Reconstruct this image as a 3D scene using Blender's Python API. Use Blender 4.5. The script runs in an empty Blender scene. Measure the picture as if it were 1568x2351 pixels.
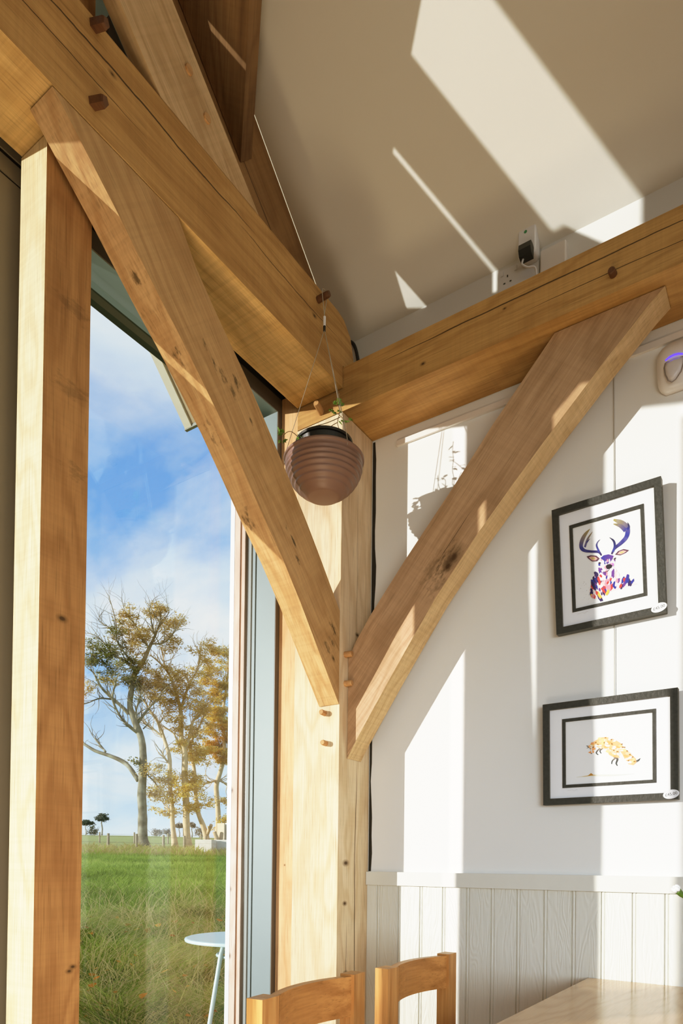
import bpy, bmesh, math, random
from mathutils import Vector, Matrix, noise
from mathutils.geometry import tessellate_polygon
PI = math.pi
sc = bpy.context.scene
COL = sc.collection

SUN_E, FILL_E, UP_E, UP2_E, SKY_E, EXPO = 5.2, 13.0, 12.5, 2.2, 1.15, 0.0
VIEW, LOOK = 'Standard', 'None'
SKY_OFF = (5.63, 3.02, 0.0)
CURVES = ((0, []), (1, [(0.08, 0.072), (0.22, 0.20), (0.5, 0.5)]), (2, [(0.08, 0.055), (0.22, 0.175), (0.45, 0.445)]))
COMB = [(0.25, 0.25), (0.6, 0.6), (0.9, 0.84), (1.3, 0.955), (3.0, 1.0)]

# ------------------------------------------------------------------ helpers
def V(*a): return Vector(a)

def link(name, me, mat=None, parent=None, mw=None):
    o = bpy.data.objects.new(name, me)
    COL.objects.link(o)
    if mat is not None:
        for m in (mat if isinstance(mat, (list, tuple)) else [mat]):
            me.materials.append(m)
    if parent is not None:
        o.parent = parent
    if mw is not None:
        o.matrix_local = mw
    return o

def obj(name, bm, mat, parent=None, mw=None, smooth=False, bevel=0.0, seg=2):
    if bevel > 0:
        es = [e for e in bm.edges if len(e.link_faces) == 2 and e.calc_face_angle(0) > 0.35]
        bmesh.ops.bevel(bm, geom=es, offset=bevel, segments=seg, affect='EDGES', profile=0.6, clamp_overlap=True)
    bmesh.ops.recalc_face_normals(bm, faces=bm.faces)
    me = bpy.data.meshes.new(name)
    bm.to_mesh(me); bm.free()
    if smooth:
        for p in me.polygons: p.use_smooth = True
    return link(name, me, mat, parent, mw)

def raw(name, verts, faces, mat, parent=None, smooth=False):
    me = bpy.data.meshes.new(name)
    me.from_pydata(verts, [], faces)
    me.update()
    if smooth:
        for p in me.polygons: p.use_smooth = True
    return link(name, me, mat, parent)

def tag(o, label=None, cat=None, group=None, kind=None):
    if label: o['label'] = label
    if cat: o['category'] = cat
    if group: o['group'] = group
    if kind: o['kind'] = kind
    return o

def thing(name, label, cat, loc=(0, 0, 0), group=None, rot=(0, 0, 0), kind='thing'):
    o = bpy.data.objects.new(name, None)
    o.empty_display_size = 0.05
    COL.objects.link(o)
    o.location = loc; o.rotation_euler = rot
    return tag(o, label, cat, group, kind)

def bx(bm, x0, x1, y0, y1, z0, z1, mi=0):
    vs = [bm.verts.new((x, y, z)) for x in (x0, x1) for y in (y0, y1) for z in (z0, z1)]
    for f in ((0, 1, 3, 2), (4, 6, 7, 5), (0, 4, 5, 1), (2, 3, 7, 6), (0, 2, 6, 4), (1, 5, 7, 3)):
        bm.faces.new([vs[i] for i in f]).material_index = mi
    return vs

def box(*a):
    bm = bmesh.new(); bx(bm, *a); return bm

def prism_bm(bm, pts, vec, mi=0):
    a = [bm.verts.new(p) for p in pts]
    b = [bm.verts.new(Vector(p) + Vector(vec)) for p in pts]
    n = len(pts)
    bm.faces.new(a).material_index = mi
    bm.faces.new(list(reversed(b))).material_index = mi
    for i in range(n):
        bm.faces.new((a[i], b[i], b[(i + 1) % n], a[(i + 1) % n])).material_index = mi
    return bm

def tube(bm, pts, rad, n=8, caps=True, mi=0):
    pts = [Vector(p) for p in pts]
    if not isinstance(rad, (list, tuple)): rad = [rad] * len(pts)
    rings = []
    up = None
    for i, p in enumerate(pts):
        t = (pts[min(i + 1, len(pts) - 1)] - pts[max(i - 1, 0)])
        if t.length < 1e-9: t = Vector((0, 0, 1))
        t.normalize()
        if up is None:
            up = t.orthogonal().normalized()
        else:
            up = (up - t * up.dot(t))
            up = up.normalized() if up.length > 1e-6 else t.orthogonal().normalized()
        s = t.cross(up)
        rings.append([bm.verts.new(p + (up * math.cos(2 * PI * k / n) + s * math.sin(2 * PI * k / n)) * rad[i]) for k in range(n)])
    for i in range(len(rings) - 1):
        for k in range(n):
            f = bm.faces.new((rings[i][k], rings[i][(k + 1) % n], rings[i + 1][(k + 1) % n], rings[i + 1][k]))
            f.material_index = mi
    if caps:
        bm.faces.new(list(reversed(rings[0]))).material_index = mi
        bm.faces.new(rings[-1]).material_index = mi
    return bm

def lathe(bm, prof, c=(0, 0, 0), n=40, mi=0):
    rings = []
    for r, z in prof:
        if r < 1e-6:
            rings.append([bm.verts.new((c[0], c[1], c[2] + z))])
        else:
            rings.append([bm.verts.new((c[0] + r * math.cos(2 * PI * k / n), c[1] + r * math.sin(2 * PI * k / n), c[2] + z)) for k in range(n)])
    for a, b in zip(rings, rings[1:]):
        for k in range(n):
            k2 = (k + 1) % n
            if len(a) == 1 and len(b) == 1: continue
            if len(a) == 1: q = (a[0], b[k], b[k2])
            elif len(b) == 1: q = (a[k], b[0], a[k2])
            else: q = (a[k], b[k], b[k2], a[k2])
            bm.faces.new(q).material_index = mi
    return bm

def catmull(pts, sub=4):
    P = [Vector(p) for p in pts]
    out = []
    for i in range(len(P) - 1):
        p0, p1, p2, p3 = P[max(i - 1, 0)], P[i], P[i + 1], P[min(i + 2, len(P) - 1)]
        for k in range(sub):
            t = k / sub
            out.append(0.5 * ((2 * p1) + (p2 - p0) * t + (2 * p0 - 5 * p1 + 4 * p2 - p3) * t * t + (3 * p1 - p0 - 3 * p2 + p3) * t ** 3))
    out.append(P[-1])
    return out

# ------------------------------------------------------------------ materials
def new_mat(name):
    m = bpy.data.materials.new(name); m.use_nodes = True
    nt = m.node_tree
    b = nt.nodes['Principled BSDF']
    return m, nt, b

def N(nt, t, **kw):
    n = nt.nodes.new(t)
    for k, v in kw.items():
        setattr(n, k, v)
    return n

def L(nt, a, b): nt.links.new(a, b)

def math_n(nt, op, a, b=None, clamp=False):
    n = N(nt, 'ShaderNodeMath', operation=op); n.use_clamp = clamp
    for i, v in enumerate((a, b)):
        if v is None: continue
        if isinstance(v, (int, float)): n.inputs[i].default_value = v
        else: L(nt, v, n.inputs[i])
    return n.outputs[0]

def mixc(nt, fac, a, b, mode='MIX'):
    n = N(nt, 'ShaderNodeMix', data_type='RGBA', blend_type=mode)
    for s, v in ((n.inputs[0], fac), (n.inputs[6], a), (n.inputs[7], b)):
        if isinstance(v, (int, float)): s.default_value = v
        elif isinstance(v, (tuple, list)): s.default_value = (*v[:3], 1)
        else: L(nt, v, s)
    return n.outputs[2]

def ramp(nt, fac, stops):
    n = N(nt, 'ShaderNodeValToRGB')
    e = n.color_ramp.elements
    while len(e) < len(stops): e.new(0.5)
    for s, (p, c) in zip(e, stops):
        s.position = p; s.color = (*c[:3], 1) if isinstance(c, (tuple, list)) else (c, c, c, 1)
    L(nt, fac, n.inputs[0])
    return n.outputs[0]

def plain(name, col, rough=0.5, metal=0.0, var=0.06, scale=20, spec=0.5, bump=0.0):
    m, nt, b = new_mat(name)
    tc = N(nt, 'ShaderNodeTexCoord')
    nz = N(nt, 'ShaderNodeTexNoise'); nz.inputs['Scale'].default_value = scale; nz.inputs['Detail'].default_value = 5
    L(nt, tc.outputs['Object'], nz.inputs['Vector'])
    c = mixc(nt, nz.outputs[0], [v * (1 - var) for v in col], [min(1, v * (1 + var)) for v in col])
    L(nt, c, b.inputs['Base Color'])
    b.inputs['Roughness'].default_value = rough; b.inputs['Metallic'].default_value = metal
    b.inputs['Specular IOR Level'].default_value = spec
    if bump:
        bp = N(nt, 'ShaderNodeBump'); bp.inputs['Strength'].default_value = bump; bp.inputs['Distance'].default_value = 0.002
        L(nt, nz.outputs[0], bp.inputs['Height']); L(nt, bp.outputs[0], b.inputs['Normal'])
    return m

def oak(name, lo, hi, axis='X', knots=(), cracks=(), stains=(), seed=0.0, rough=0.62, ring=1.0, saw=1.0, fib=1.0):
    """Sawn oak; grain along the object's own `axis`. knots: (x,y,z,r). cracks: (coord index, offset, wander, halfwidth, x0, x1)."""
    m, nt, b = new_mat(name)
    tc = N(nt, 'ShaderNodeTexCoord')
    mp = N(nt, 'ShaderNodeMapping')
    L(nt, tc.outputs['Object'], mp.inputs['Vector'])
    if axis == 'Z': mp.inputs['Rotation'].default_value = (0, PI / 2, 0)
    elif axis == 'Y': mp.inputs['Rotation'].default_value = (0, 0, PI / 2)
    mp.inputs['Location'].default_value = (seed * 1.7, seed * 0.31, seed * 0.53)
    P = mp.outputs[0]
    def noisef(scl, detail=4, s=1.0, rough_=0.55, dist=0.0):
        mm = N(nt, 'ShaderNodeMapping'); mm.inputs['Scale'].default_value = scl; L(nt, P, mm.inputs['Vector'])
        z = N(nt, 'ShaderNodeTexNoise'); z.inputs['Scale'].default_value = s; z.inputs['Detail'].default_value = detail
        z.inputs['Roughness'].default_value = rough_; z.inputs['Distortion'].default_value = dist
        L(nt, mm.outputs[0], z.inputs['Vector']); return z.outputs[0]
    big = noisef((0.9, 5, 5), 3)
    # growth rings: banded distance with warping
    warp = noisef((1.1, 4.2, 4.2), 3, 1.0, 0.5)
    sx = N(nt, 'ShaderNodeSeparateXYZ'); L(nt, P, sx.inputs[0])
    rad = math_n(nt, 'ADD', math_n(nt, 'MULTIPLY', sx.outputs[1], 62.0 * ring), math_n(nt, 'MULTIPLY', sx.outputs[2], 41.0 * ring))
    ph = math_n(nt, 'ADD', rad, math_n(nt, 'MULTIPLY', warp, 60.0))
    rings = math_n(nt, 'MULTIPLY_ADD', math_n(nt, 'SINE', ph), 0.5); nt.nodes[-1].inputs[2].default_value = 0.5
    rings = math_n(nt, 'POWER', rings, 2.2)
    fibre = noisef((5, 150, 150), 3)
    pores = noisef((9, 260, 260), 2)
    f = math_n(nt, 'ADD', math_n(nt, 'MULTIPLY', big, 0.75), math_n(nt, 'MULTIPLY', rings, 0.24))
    f = math_n(nt, 'ADD', f, math_n(nt, 'MULTIPLY', fibre, 0.62 * fib))
    f = math_n(nt, 'SUBTRACT', f, 0.32)
    c = ramp(nt, f, [(0.2, hi), (0.50, [(a * .55 + b_ * .45) for a, b_ in zip(lo, hi)]), (0.85, lo)])
    pm = ramp(nt, pores, [(0.30, 0.62), (0.43, 1.0)])
    c = mixc(nt, 0.6 * fib, c, pm, 'MULTIPLY')
    h = math_n(nt, 'ADD', math_n(nt, 'MULTIPLY', fibre, 0.7), math_n(nt, 'MULTIPLY', pores, 0.5))
    # saw marks across the grain
    if saw:
        sm = noisef((90, 2, 2), 2)
        c = mixc(nt, 0.22 * saw, c, ramp(nt, sm, [(0.35, 0.72), (0.6, 1.0)]), 'MULTIPLY')
    rawP = N(nt, 'ShaderNodeSeparateXYZ'); L(nt, tc.outputs['Object'], rawP.inputs[0])
    wob = N(nt, 'ShaderNodeTexNoise'); wob.inputs['Scale'].default_value = 14; wob.inputs['Detail'].default_value = 4
    L(nt, tc.outputs['Object'], wob.inputs['Vector'])
    wm2 = N(nt, 'ShaderNodeMapping'); wm2.inputs['Scale'].default_value = (1, 2.2, 2.2); L(nt, tc.outputs['Object'], wm2.inputs['Vector'])
    wob2 = N(nt, 'ShaderNodeTexNoise'); wob2.inputs['Scale'].default_value = 38; wob2.inputs['Detail'].default_value = 6; wob2.inputs['Roughness'].default_value = 0.65
    L(nt, wm2.outputs[0], wob2.inputs['Vector'])
    # stains: soft dark blotches
    for (x, y, z, r, k) in stains:
        mm = N(nt, 'ShaderNodeMapping'); L(nt, tc.outputs['Object'], mm.inputs['Vector'])
        mm.inputs['Location'].default_value = (-x * 0.55, -y * 1.3, -z); mm.inputs['Scale'].default_value = (0.55, 1.3, 1)
        d = N(nt, 'ShaderNodeVectorMath', operation='LENGTH'); L(nt, mm.outputs[0], d.inputs[0])
        q = math_n(nt, 'ADD', math_n(nt, 'DIVIDE', d.outputs['Value'], r * 0.8), math_n(nt, 'MULTIPLY', wob2.outputs[0], 3.4))
        a = ramp(nt, math_n(nt, 'MULTIPLY', q, 0.4), [(0.70, k), (0.92, 0.0)])
        c = mixc(nt, a, c, (0.045, 0.028, 0.016))
    for (x, y, z, r) in knots:
        mm = N(nt, 'ShaderNodeMapping'); L(nt, tc.outputs['Object'], mm.inputs['Vector'])
        mm.inputs['Location'].default_value = (-x * 0.6, -y, -z); mm.inputs['Scale'].default_value = (0.6, 1, 1)
        d = N(nt, 'ShaderNodeVectorMath', operation='LENGTH'); L(nt, mm.outputs[0], d.inputs[0])
        q = math_n(nt, 'ADD', math_n(nt, 'DIVIDE', d.outputs['Value'], r), math_n(nt, 'MULTIPLY', wob.outputs[0], 0.9))
        a = ramp(nt, math_n(nt, 'MULTIPLY', q, 0.4), [(0.30, 0.95), (0.42, 0.55), (0.75, 0.0)])
        c = mixc(nt, a, c, (0.06, 0.028, 0.012))
    for (idx, off, wander, hw, x0, x1) in cracks:
        ax = {'X': 0, 'Y': 1, 'Z': 2}[axis]
        mm = N(nt, 'ShaderNodeTexNoise'); mm.inputs['Scale'].default_value = 2.3; mm.inputs['Detail'].default_value = 6
        cmb = N(nt, 'ShaderNodeCombineXYZ'); L(nt, rawP.outputs[ax], cmb.inputs[0]); cmb.inputs[1].default_value = off * 31 + seed
        L(nt, cmb.outputs[0], mm.inputs['Vector'])
        w = math_n(nt, 'MULTIPLY', math_n(nt, 'SUBTRACT', mm.outputs[0], 0.5), wander * 2)
        d = math_n(nt, 'ABSOLUTE', math_n(nt, 'SUBTRACT', math_n(nt, 'SUBTRACT', rawP.outputs[idx], off), w))
        # taper at both ends
        mid, half = (x0 + x1) / 2, (x1 - x0) / 2
        tp = math_n(nt, 'SUBTRACT', 1.0, math_n(nt, 'POWER', math_n(nt, 'DIVIDE', math_n(nt, 'ABSOLUTE', math_n(nt, 'SUBTRACT', rawP.outputs[ax], mid)), half), 3.0), True)
        wd = math_n(nt, 'MULTIPLY', tp, math_n(nt, 'MULTIPLY', math_n(nt, 'ADD', mm.outputs[0], 0.35), hw))
        a = math_n(nt, 'SUBTRACT', 1.0, math_n(nt, 'DIVIDE', d, math_n(nt, 'ADD', wd, 1e-5)), True)
        a = math_n(nt, 'MULTIPLY', a, 2.5, True)
        c = mixc(nt, math_n(nt, 'MULTIPLY', a, 0.9), c, (0.035, 0.018, 0.008))
        h = math_n(nt, 'SUBTRACT', h, math_n(nt, 'MULTIPLY', a, 3.0))
    L(nt, c, b.inputs['Base Color'])
    b.inputs['Roughness'].default_value = rough
    b.inputs['Specular IOR Level'].default_value = 0.3
    bp = N(nt, 'ShaderNodeBump'); bp.inputs['Strength'].default_value = 0.35; bp.inputs['Distance'].default_value = 0.0015
    L(nt, h, bp.inputs['Height']); L(nt, bp.outputs[0], b.inputs['Normal'])
    return m

def glass_mat(name, refl=0.07, tint=(0.96, 0.98, 0.97)):
    m = bpy.data.materials.new(name); m.use_nodes = True
    nt = m.node_tree; nt.nodes.clear()
    out = N(nt, 'ShaderNodeOutputMaterial')
    tr = N(nt, 'ShaderNodeBsdfTransparent'); tr.inputs[0].default_value = (*tint, 1)
    gl = N(nt, 'ShaderNodeBsdfGlossy'); gl.inputs['Roughness'].default_value = 0.0
    lw = N(nt, 'ShaderNodeLayerWeight'); lw.inputs[0].default_value = 0.5
    f = math_n(nt, 'ADD', math_n(nt, 'MULTIPLY', math_n(nt, 'POWER', lw.outputs['Facing'], 5.0), 1.0 - refl), refl, True)
    mx = N(nt, 'ShaderNodeMixShader'); L(nt, f, mx.inputs[0]); L(nt, tr.outputs[0], mx.inputs[1]); L(nt, gl.outputs[0], mx.inputs[2])
    L(nt, mx.outputs[0], out.inputs[0])
    return m

# ------------------------------------------------------------------ palette
WALL_C = (0.80, 0.79, 0.765)
m_wall = plain('wall_paint', WALL_C, 0.9, var=0.015, scale=3, spec=0.1)
m_ceil = plain('ceiling_paint', (0.80, 0.785, 0.735), 0.9, var=0.02, scale=2.5, spec=0.1)
m_floor = oak('floor_boards', (0.36, 0.20, 0.09), (0.50, 0.31, 0.16), 'X', seed=9, rough=0.4)
OLO, OHI = (0.37, 0.185, 0.062), (0.60, 0.355, 0.140)
PLO, PHI = (0.60, 0.425, 0.255), (0.83, 0.665, 0.475)
m_dark = plain('black_frame', (0.012, 0.012, 0.013), 0.35, var=0.2)
m_alu = plain('blue_grey_coated_metal', (0.20, 0.252, 0.268), 0.5, metal=0.0, var=0.04, scale=9, spec=0.6)
m_alud = plain('grey_coated_metal_edge', (0.115, 0.095, 0.082), 0.45, var=0.05)
m_taupe = plain('taupe_coated_metal', (0.22, 0.185, 0.14), 0.5, var=0.03)
m_gasket = plain('grey_brush_seal', (0.30, 0.32, 0.31), 0.6, var=0.25, scale=400)
m_teal = plain('teal_grey_panel', (0.16, 0.235, 0.24), 0.4, var=0.05)
m_glass = glass_mat('window_glass', 0.055)
m_white = plain('white_plastic', (0.82, 0.82, 0.84), 0.35, var=0.01)
m_wplas = plain('warm_white_plastic', (0.80, 0.75, 0.71), 0.3, var=0.01)
m_black = plain('black_plastic', (0.012, 0.012, 0.013), 0.45, var=0.3, bump=0.1)
m_dado = plain('dado_paint', (0.70, 0.685, 0.625), 0.55, var=0.02, scale=30)
m_wire = plain('thin_steel_wire', (0.55, 0.53, 0.48), 0.35, metal=0.6)

# ------------------------------------------------------------------ timbers
def slab(name, pts, vec, axis, mat, parent=None, bevel=0.005, seg=2):
    """One timber: outline pts (world) pushed along vec; local X runs with the grain."""
    pts = [Vector(p) for p in pts]; vec = Vector(vec)
    x = Vector(axis).normalized(); z = (-vec).normalized(); y = z.cross(x).normalized()
    c = sum(pts, Vector()) / len(pts)
    R = Matrix((x, y, z)).transposed()
    Ri = R.inverted()
    bm = bmesh.new()
    prism_bm(bm, [Ri @ (p - c) for p in pts], Ri @ vec)
    return obj(name, bm, mat, parent, Matrix.Translation(c) @ R.to_4x4(), bevel=bevel, seg=seg)

def local_of(pts, vec, axis, q):
    pts = [Vector(p) for p in pts]; vec = Vector(vec)
    x = Vector(axis).normalized(); z = (-vec).normalized(); y = z.cross(x).normalized()
    c = sum(pts, Vector()) / len(pts)
    return Matrix((x, y, z)) @ (Vector(q) - c)

def peg(parent, base, d, length=0.035, r=0.012, mat=None, square=False):
    base = Vector(base); d = Vector(d).normalized()
    bm = bmesh.new()
    tube(bm, [base - d * 0.01, base + d * length * 0.85, base + d * length], [r, r * 0.95, r * 0.8], n=5 if square else 12)
    ob = obj('peg', bm, mat or m_peg, parent, smooth=False)
    ob.matrix_parent_inverse = parent.matrix_world.inverted() if parent.type != 'EMPTY' else Matrix()
    if parent.type != 'EMPTY':
        ob.matrix_parent_inverse = parent.matrix_basis.inverted()
    return ob

m_peg = oak('peg_oak', (0.42, 0.21, 0.09), (0.62, 0.37, 0.18), 'X', seed=3, rough=0.5, saw=0)
m_pegd = oak('dark_peg_oak', (0.085, 0.035, 0.02), (0.16, 0.07, 0.035), 'X', seed=5, rough=0.5, saw=0)

# corner post (near arris on the z axis)
m_post = oak('corner_post_oak', PLO, PHI, 'Z', knots=[(0.055, -0.001, 1.13, 0.011), (0.115, 0.0, 2.0, 0.008), (0.05, 0, 0.98, 0.008), (0.06, 0, 0.72, 0.009), (-0.001, 0.13, 1.93, 0.006)],
             cracks=[(0, 0.118, 0.012, 0.0035, 0.55, 1.52), (0, 0.06, 0.02, 0.0022, 0.3, 0.9), (0, 0.11, 0.01, 0.0012, 1.9, 2.6)], seed=2, ring=0.9, saw=0.3)
post = obj('oak_post', box(0, 0.21, 0, 0.21, 0.0, 2.794), m_post, bevel=0.006)
tag(post, 'thick pale oak corner post behind the hanging pot, where both braces meet', 'post', kind='thing')
for y, z in ((0.066, 1.686), (0.059, 1.573)): peg(post, (0, y, z), (-1, -0.15, 0), 0.030, 0.0105)
for x, z in ((0.034, 1.904), (0.036, 1.796)): peg(post, (x, 0, z), (0.1, -1, 0), 0.030, 0.0115)
# window-side post, half covered by the left brace
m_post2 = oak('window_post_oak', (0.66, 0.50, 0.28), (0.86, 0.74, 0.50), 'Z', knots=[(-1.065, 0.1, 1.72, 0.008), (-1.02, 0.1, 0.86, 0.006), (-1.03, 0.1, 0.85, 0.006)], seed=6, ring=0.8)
m_post2b = oak('window_post_oak_shaded', (0.30, 0.135, 0.05), (0.52, 0.28, 0.115), 'Z', knots=[(-1.065, 0.1, 1.72, 0.008), (-1.02, 0.1, 0.86, 0.006), (-1.03, 0.1, 0.85, 0.006)], stains=[(-1.045, .1, 2.5, .05, .3), (-1.05, .1, 2.3, .05, .3), (-1.04, .1, 2.1, .04, .3)], seed=6, ring=0.5)  # same oak darkened: shade on the room-facing side put into the colour
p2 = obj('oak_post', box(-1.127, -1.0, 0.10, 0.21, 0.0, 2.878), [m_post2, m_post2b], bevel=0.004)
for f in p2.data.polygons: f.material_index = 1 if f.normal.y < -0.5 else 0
tag(p2, 'slender tall oak post left of the window pane, its left face sunlit', 'post', kind='thing')
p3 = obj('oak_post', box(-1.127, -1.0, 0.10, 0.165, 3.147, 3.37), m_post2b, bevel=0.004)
tag(p3, 'short oak stub post standing on the tie beam at the top left', 'post', kind='thing')

# tie beam
pts = [(-6.35, 0, 2.882), (-0.003, 0, 2.882), (-0.003, 0, 2.965), (0.07, 0, 2.965), (0.068, 0, 3.03), (0.045, 0, 3.10), (0.0, 0, 3.138), (-0.04, 0, 3.145), (-6.35, 0, 3.145)]
lc = lambda q: local_of(pts, (0, 0.209, 0), (1, 0, 0), q)
q1, q2, q3, q4 = lc((-1.0, 0, 3.07)), lc((-0.35, 0, 3.02)), lc((-1.2, 0, 3.0)), lc((-0.6, 0, 3.08))
m_tie = oak('tie_beam_oak', OLO, OHI, 'X', knots=[(*lc((-1.02, 0, 3.06)), 0.007), (*lc((-0.18, 0, 3.03)), 0.007)],
            cracks=[(1, q1.y, 0.035, 0.0038, q1.x - 0.32, q1.x + 0.52), (1, q2.y + 0.03, 0.03, 0.0026, q2.x - 0.22, q2.x + 0.33), (1, q3.y, 0.02, 0.0022, q3.x - 0.3, q3.x + 0.3)], seed=1)
tie = slab('tie_beam', pts, (0, 0.209, 0), (1, 0, 0), m_tie, bevel=0.006)
tie.data.materials.append(oak('tie_soffit_oak_lit', (0.54, 0.32, 0.12), (0.80, 0.54, 0.245), 'X', seed=1.4, saw=2.0))  # bounce light on the soffit put into a paler gold oak
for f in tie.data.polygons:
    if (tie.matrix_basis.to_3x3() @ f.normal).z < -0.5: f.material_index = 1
tag(tie, 'heavy oak tie beam running above the window, with dark pegs and long cracks', 'beam', kind='thing')
for x, z in ((-1.074, 3.124), (-1.073, 2.936)): peg(tie, (x, 0, z), (0.25, -1, -0.2), 0.038, 0.014, m_pegd, True)

# eaves plate along the right wall
pts = [(0, 0.21, 2.797), (0, -6.0, 2.797), (0, -6.0, 2.960), (0, 0.21, 2.960)]
lc = lambda q: local_of(pts, (0.213, 0, 0), (0, -1, 0), q)
a = lc((0, -0.75, 2.915))
a2 = lc((0, -0.2, 2.86))
m_plate = oak('eaves_beam_oak', OLO, OHI, 'X', knots=[(*lc((0, -0.33, 2.84)), 0.006), (*lc((0, -0.62, 2.90)), 0.004)],
              cracks=[(1, a.y, 0.015, 0.0030, a.x - 0.62, a.x + 0.55), (1, a.y - 0.055, 0.01, 0.0016, a.x - 0.1, a.x + 0.6)], seed=4)
plate = slab('eaves_beam', pts, (0.213, 0, 0), (0, -1, 0), m_plate, bevel=0.005)
tag(plate, 'long oak eaves beam along the right wall below the white sockets', 'beam', kind='thing')
peg(plate, (0, -0.95, 2.85), (-1, 0.1, 0), 0.022, 0.011, m_pegd)

# left brace (gable plane)
low = [(-1.178, 2.878), (-1.003, 2.738), (-0.949, 2.691), (-0.86, 2.616), (-0.795, 2.566), (-0.717, 2.499), (-0.62, 2.412), (-0.53, 2.318), (-0.443, 2.226), (-0.337, 2.122), (-0.237, 2.008), (-0.133, 1.876), (-0.003, 1.713)]
upp = [(-0.003, 2.055), (-0.055, 2.117), (-0.121, 2.195), (-0.208, 2.294), (-0.306, 2.396), (-0.443, 2.532), (-0.528, 2.612), (-0.649, 2.713), (-0.733, 2.79), (-0.80, 2.878)]
pts = [(x, 0.001, z) for x, z in low + upp]
ax = Vector((0.68, 0, -0.73))
lc = lambda q: local_of(pts, (0, 0.088, 0), ax, q)
st = [(-0.70, 0, 2.60, .018, .75), (-0.66, 0, 2.57, .02, .75), (-0.62, 0, 2.55, .03, .7), (-0.56, 0, 2.565, .03, .8), (-0.58, 0, 2.53, .025, .7), (-0.5, 0, 2.49, .016, .8), (-0.32, 0, 2.23, .018, .9), (-0.28, 0, 2.2, .02, .9), (-0.255, 0, 2.15, .022, .8),
      (-0.045, 0, 1.98, .035, .85), (-0.05, 0, 1.93, .03, .85), (-0.08, 0, 1.90, .03, .6), (-0.3, 0.02, 2.38, .015, .8), (-0.77, .04, 2.53, .03, .8), (-0.62, .05, 2.4, .03, .7), (-0.44, .06, 2.22, .03, .7), (-0.9, .04, 2.65, .02, .8)]
m_br = oak('left_brace_oak', (0.40, 0.22, 0.095), (0.60, 0.38, 0.185), 'X', stains=[(*lc(s[:3]), s[3], s[4]) for s in st], knots=[(*lc((-0.04, 0, 1.87)), 0.008), (*lc((-0.84, 0.03, 2.6)), 0.010)],
           cracks=[(2, -0.05, 0.012, 0.0018, -0.2, 0.25)], seed=7)
br = slab('curved_brace', pts, (0, 0.088, 0), ax, m_br, bevel=0.005)
LB = lambda q, pts=tuple(pts), ax=ax: local_of(pts, (0, 0.088, 0), ax, q)
tag(br, 'curved oak brace crossing in front of the window, spotted with dark stains', 'brace', kind='thing')

# right brace (wall plane)
up2 = [(-0.764, 2.794), (-0.562, 2.576), (-0.423, 2.412), (-0.24, 2.208), (-0.097, 2.038), (-0.035, 1.952), (-0.002, 1.895)]
lo2 = [(-0.002, 1.52), (-0.03, 1.568), (-0.107, 1.683), (-0.184, 1.796), (-0.269, 1.918), (-0.361, 2.048), (-0.512, 2.228), (-0.638, 2.364), (-0.736, 2.466), (-0.907, 2.637), (-1.04, 2.762), (-1.08, 2.794)]
pts = [(0.053, y, z) for y, z in up2 + lo2]
ax = Vector((0, -0.65, 0.76))
lc = lambda q: local_of(pts, (0.095, 0, 0), ax, q)
m_br2 = oak('right_brace_oak', (0.36, 0.215, 0.125), (0.58, 0.385, 0.245), 'X', knots=[(*lc((0.055, -0.428, 2.172)), 0.024), (*lc((0.055, -0.405, 2.145)), 0.013)],
            cracks=[(1, lc((0, -0.38, 2.05)).y, 0.03, 0.0026, lc((0, -0.37, 2.05)).x - 0.12, lc((0, -0.45, 2.15)).x), (1, lc((0, -0.42, 2.23)).y, 0.01, 0.0014, -0.05, 0.14)], stains=[(*lc((0.053, -0.40, 2.16)), .08, .5), (*lc((0.053, -0.35, 2.15)), .08, .35), (*lc((0.053, -0.37, 2.09)), .06, .35)], seed=8)
m_brl = oak('brace_underside_oak_lit', (0.50, 0.33, 0.17), (0.72, 0.52, 0.31), 'X', seed=18, saw=1.6)  # light on the brace underside put into a paler oak
def lit_underside(o, light):
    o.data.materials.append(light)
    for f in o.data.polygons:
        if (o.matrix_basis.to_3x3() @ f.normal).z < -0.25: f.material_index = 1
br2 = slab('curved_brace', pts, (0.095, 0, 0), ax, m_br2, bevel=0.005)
lit_underside(br2, m_brl)
tag(br2, 'curved oak brace in front of the white wall, with one large dark knot', 'brace', kind='thing')

lit_underside(br, oak('left_brace_underside_lit', (0.46, 0.255, 0.12), (0.70, 0.47, 0.26), 'X', stains=[(*LB(s_[:3]), s_[3] * 1.2, s_[4]) for s_ in st if s_[1] > 0], seed=7.5, saw=1.4))  # left brace: lit underside likewise painted in as paler oak
# principal rafter with two pegs; rafter under the ceiling; wind brace
S = 0.9
def ceil_z(x): return 3.235 + S * (0.215 - x)
pts = [(-0.868, 0, 3.147), (-0.478, 0, 3.147), (-0.835, 0, 3.147 + 0.835 * 0.357), (-1.07, 0, 3.147 + 0.86 * 0.205), (-1.06, 0, 3.147 + 0.86 * 0.192)]
ax = Vector((1, 0, -0.85))
m_raf = oak('rafter_oak', (0.44, 0.27, 0.14), (0.72, 0.52, 0.31), 'X', cracks=[(1, 0.02, 0.03, 0.0022, 0.55, 1.0)], seed=11)
raf = slab('rafter', pts, (0, 0.044, 0), ax, m_raf, bevel=0.008)
tag(raf, 'sloping oak rafter rising from the tie beam, showing two round peg ends', 'rafter', kind='thing')
for x, z in ((-0.774, 3.313), (-0.703, 3.242)): peg(raf, (x, 0, z), (0, -1, 0), 0.006, 0.0135)
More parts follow.
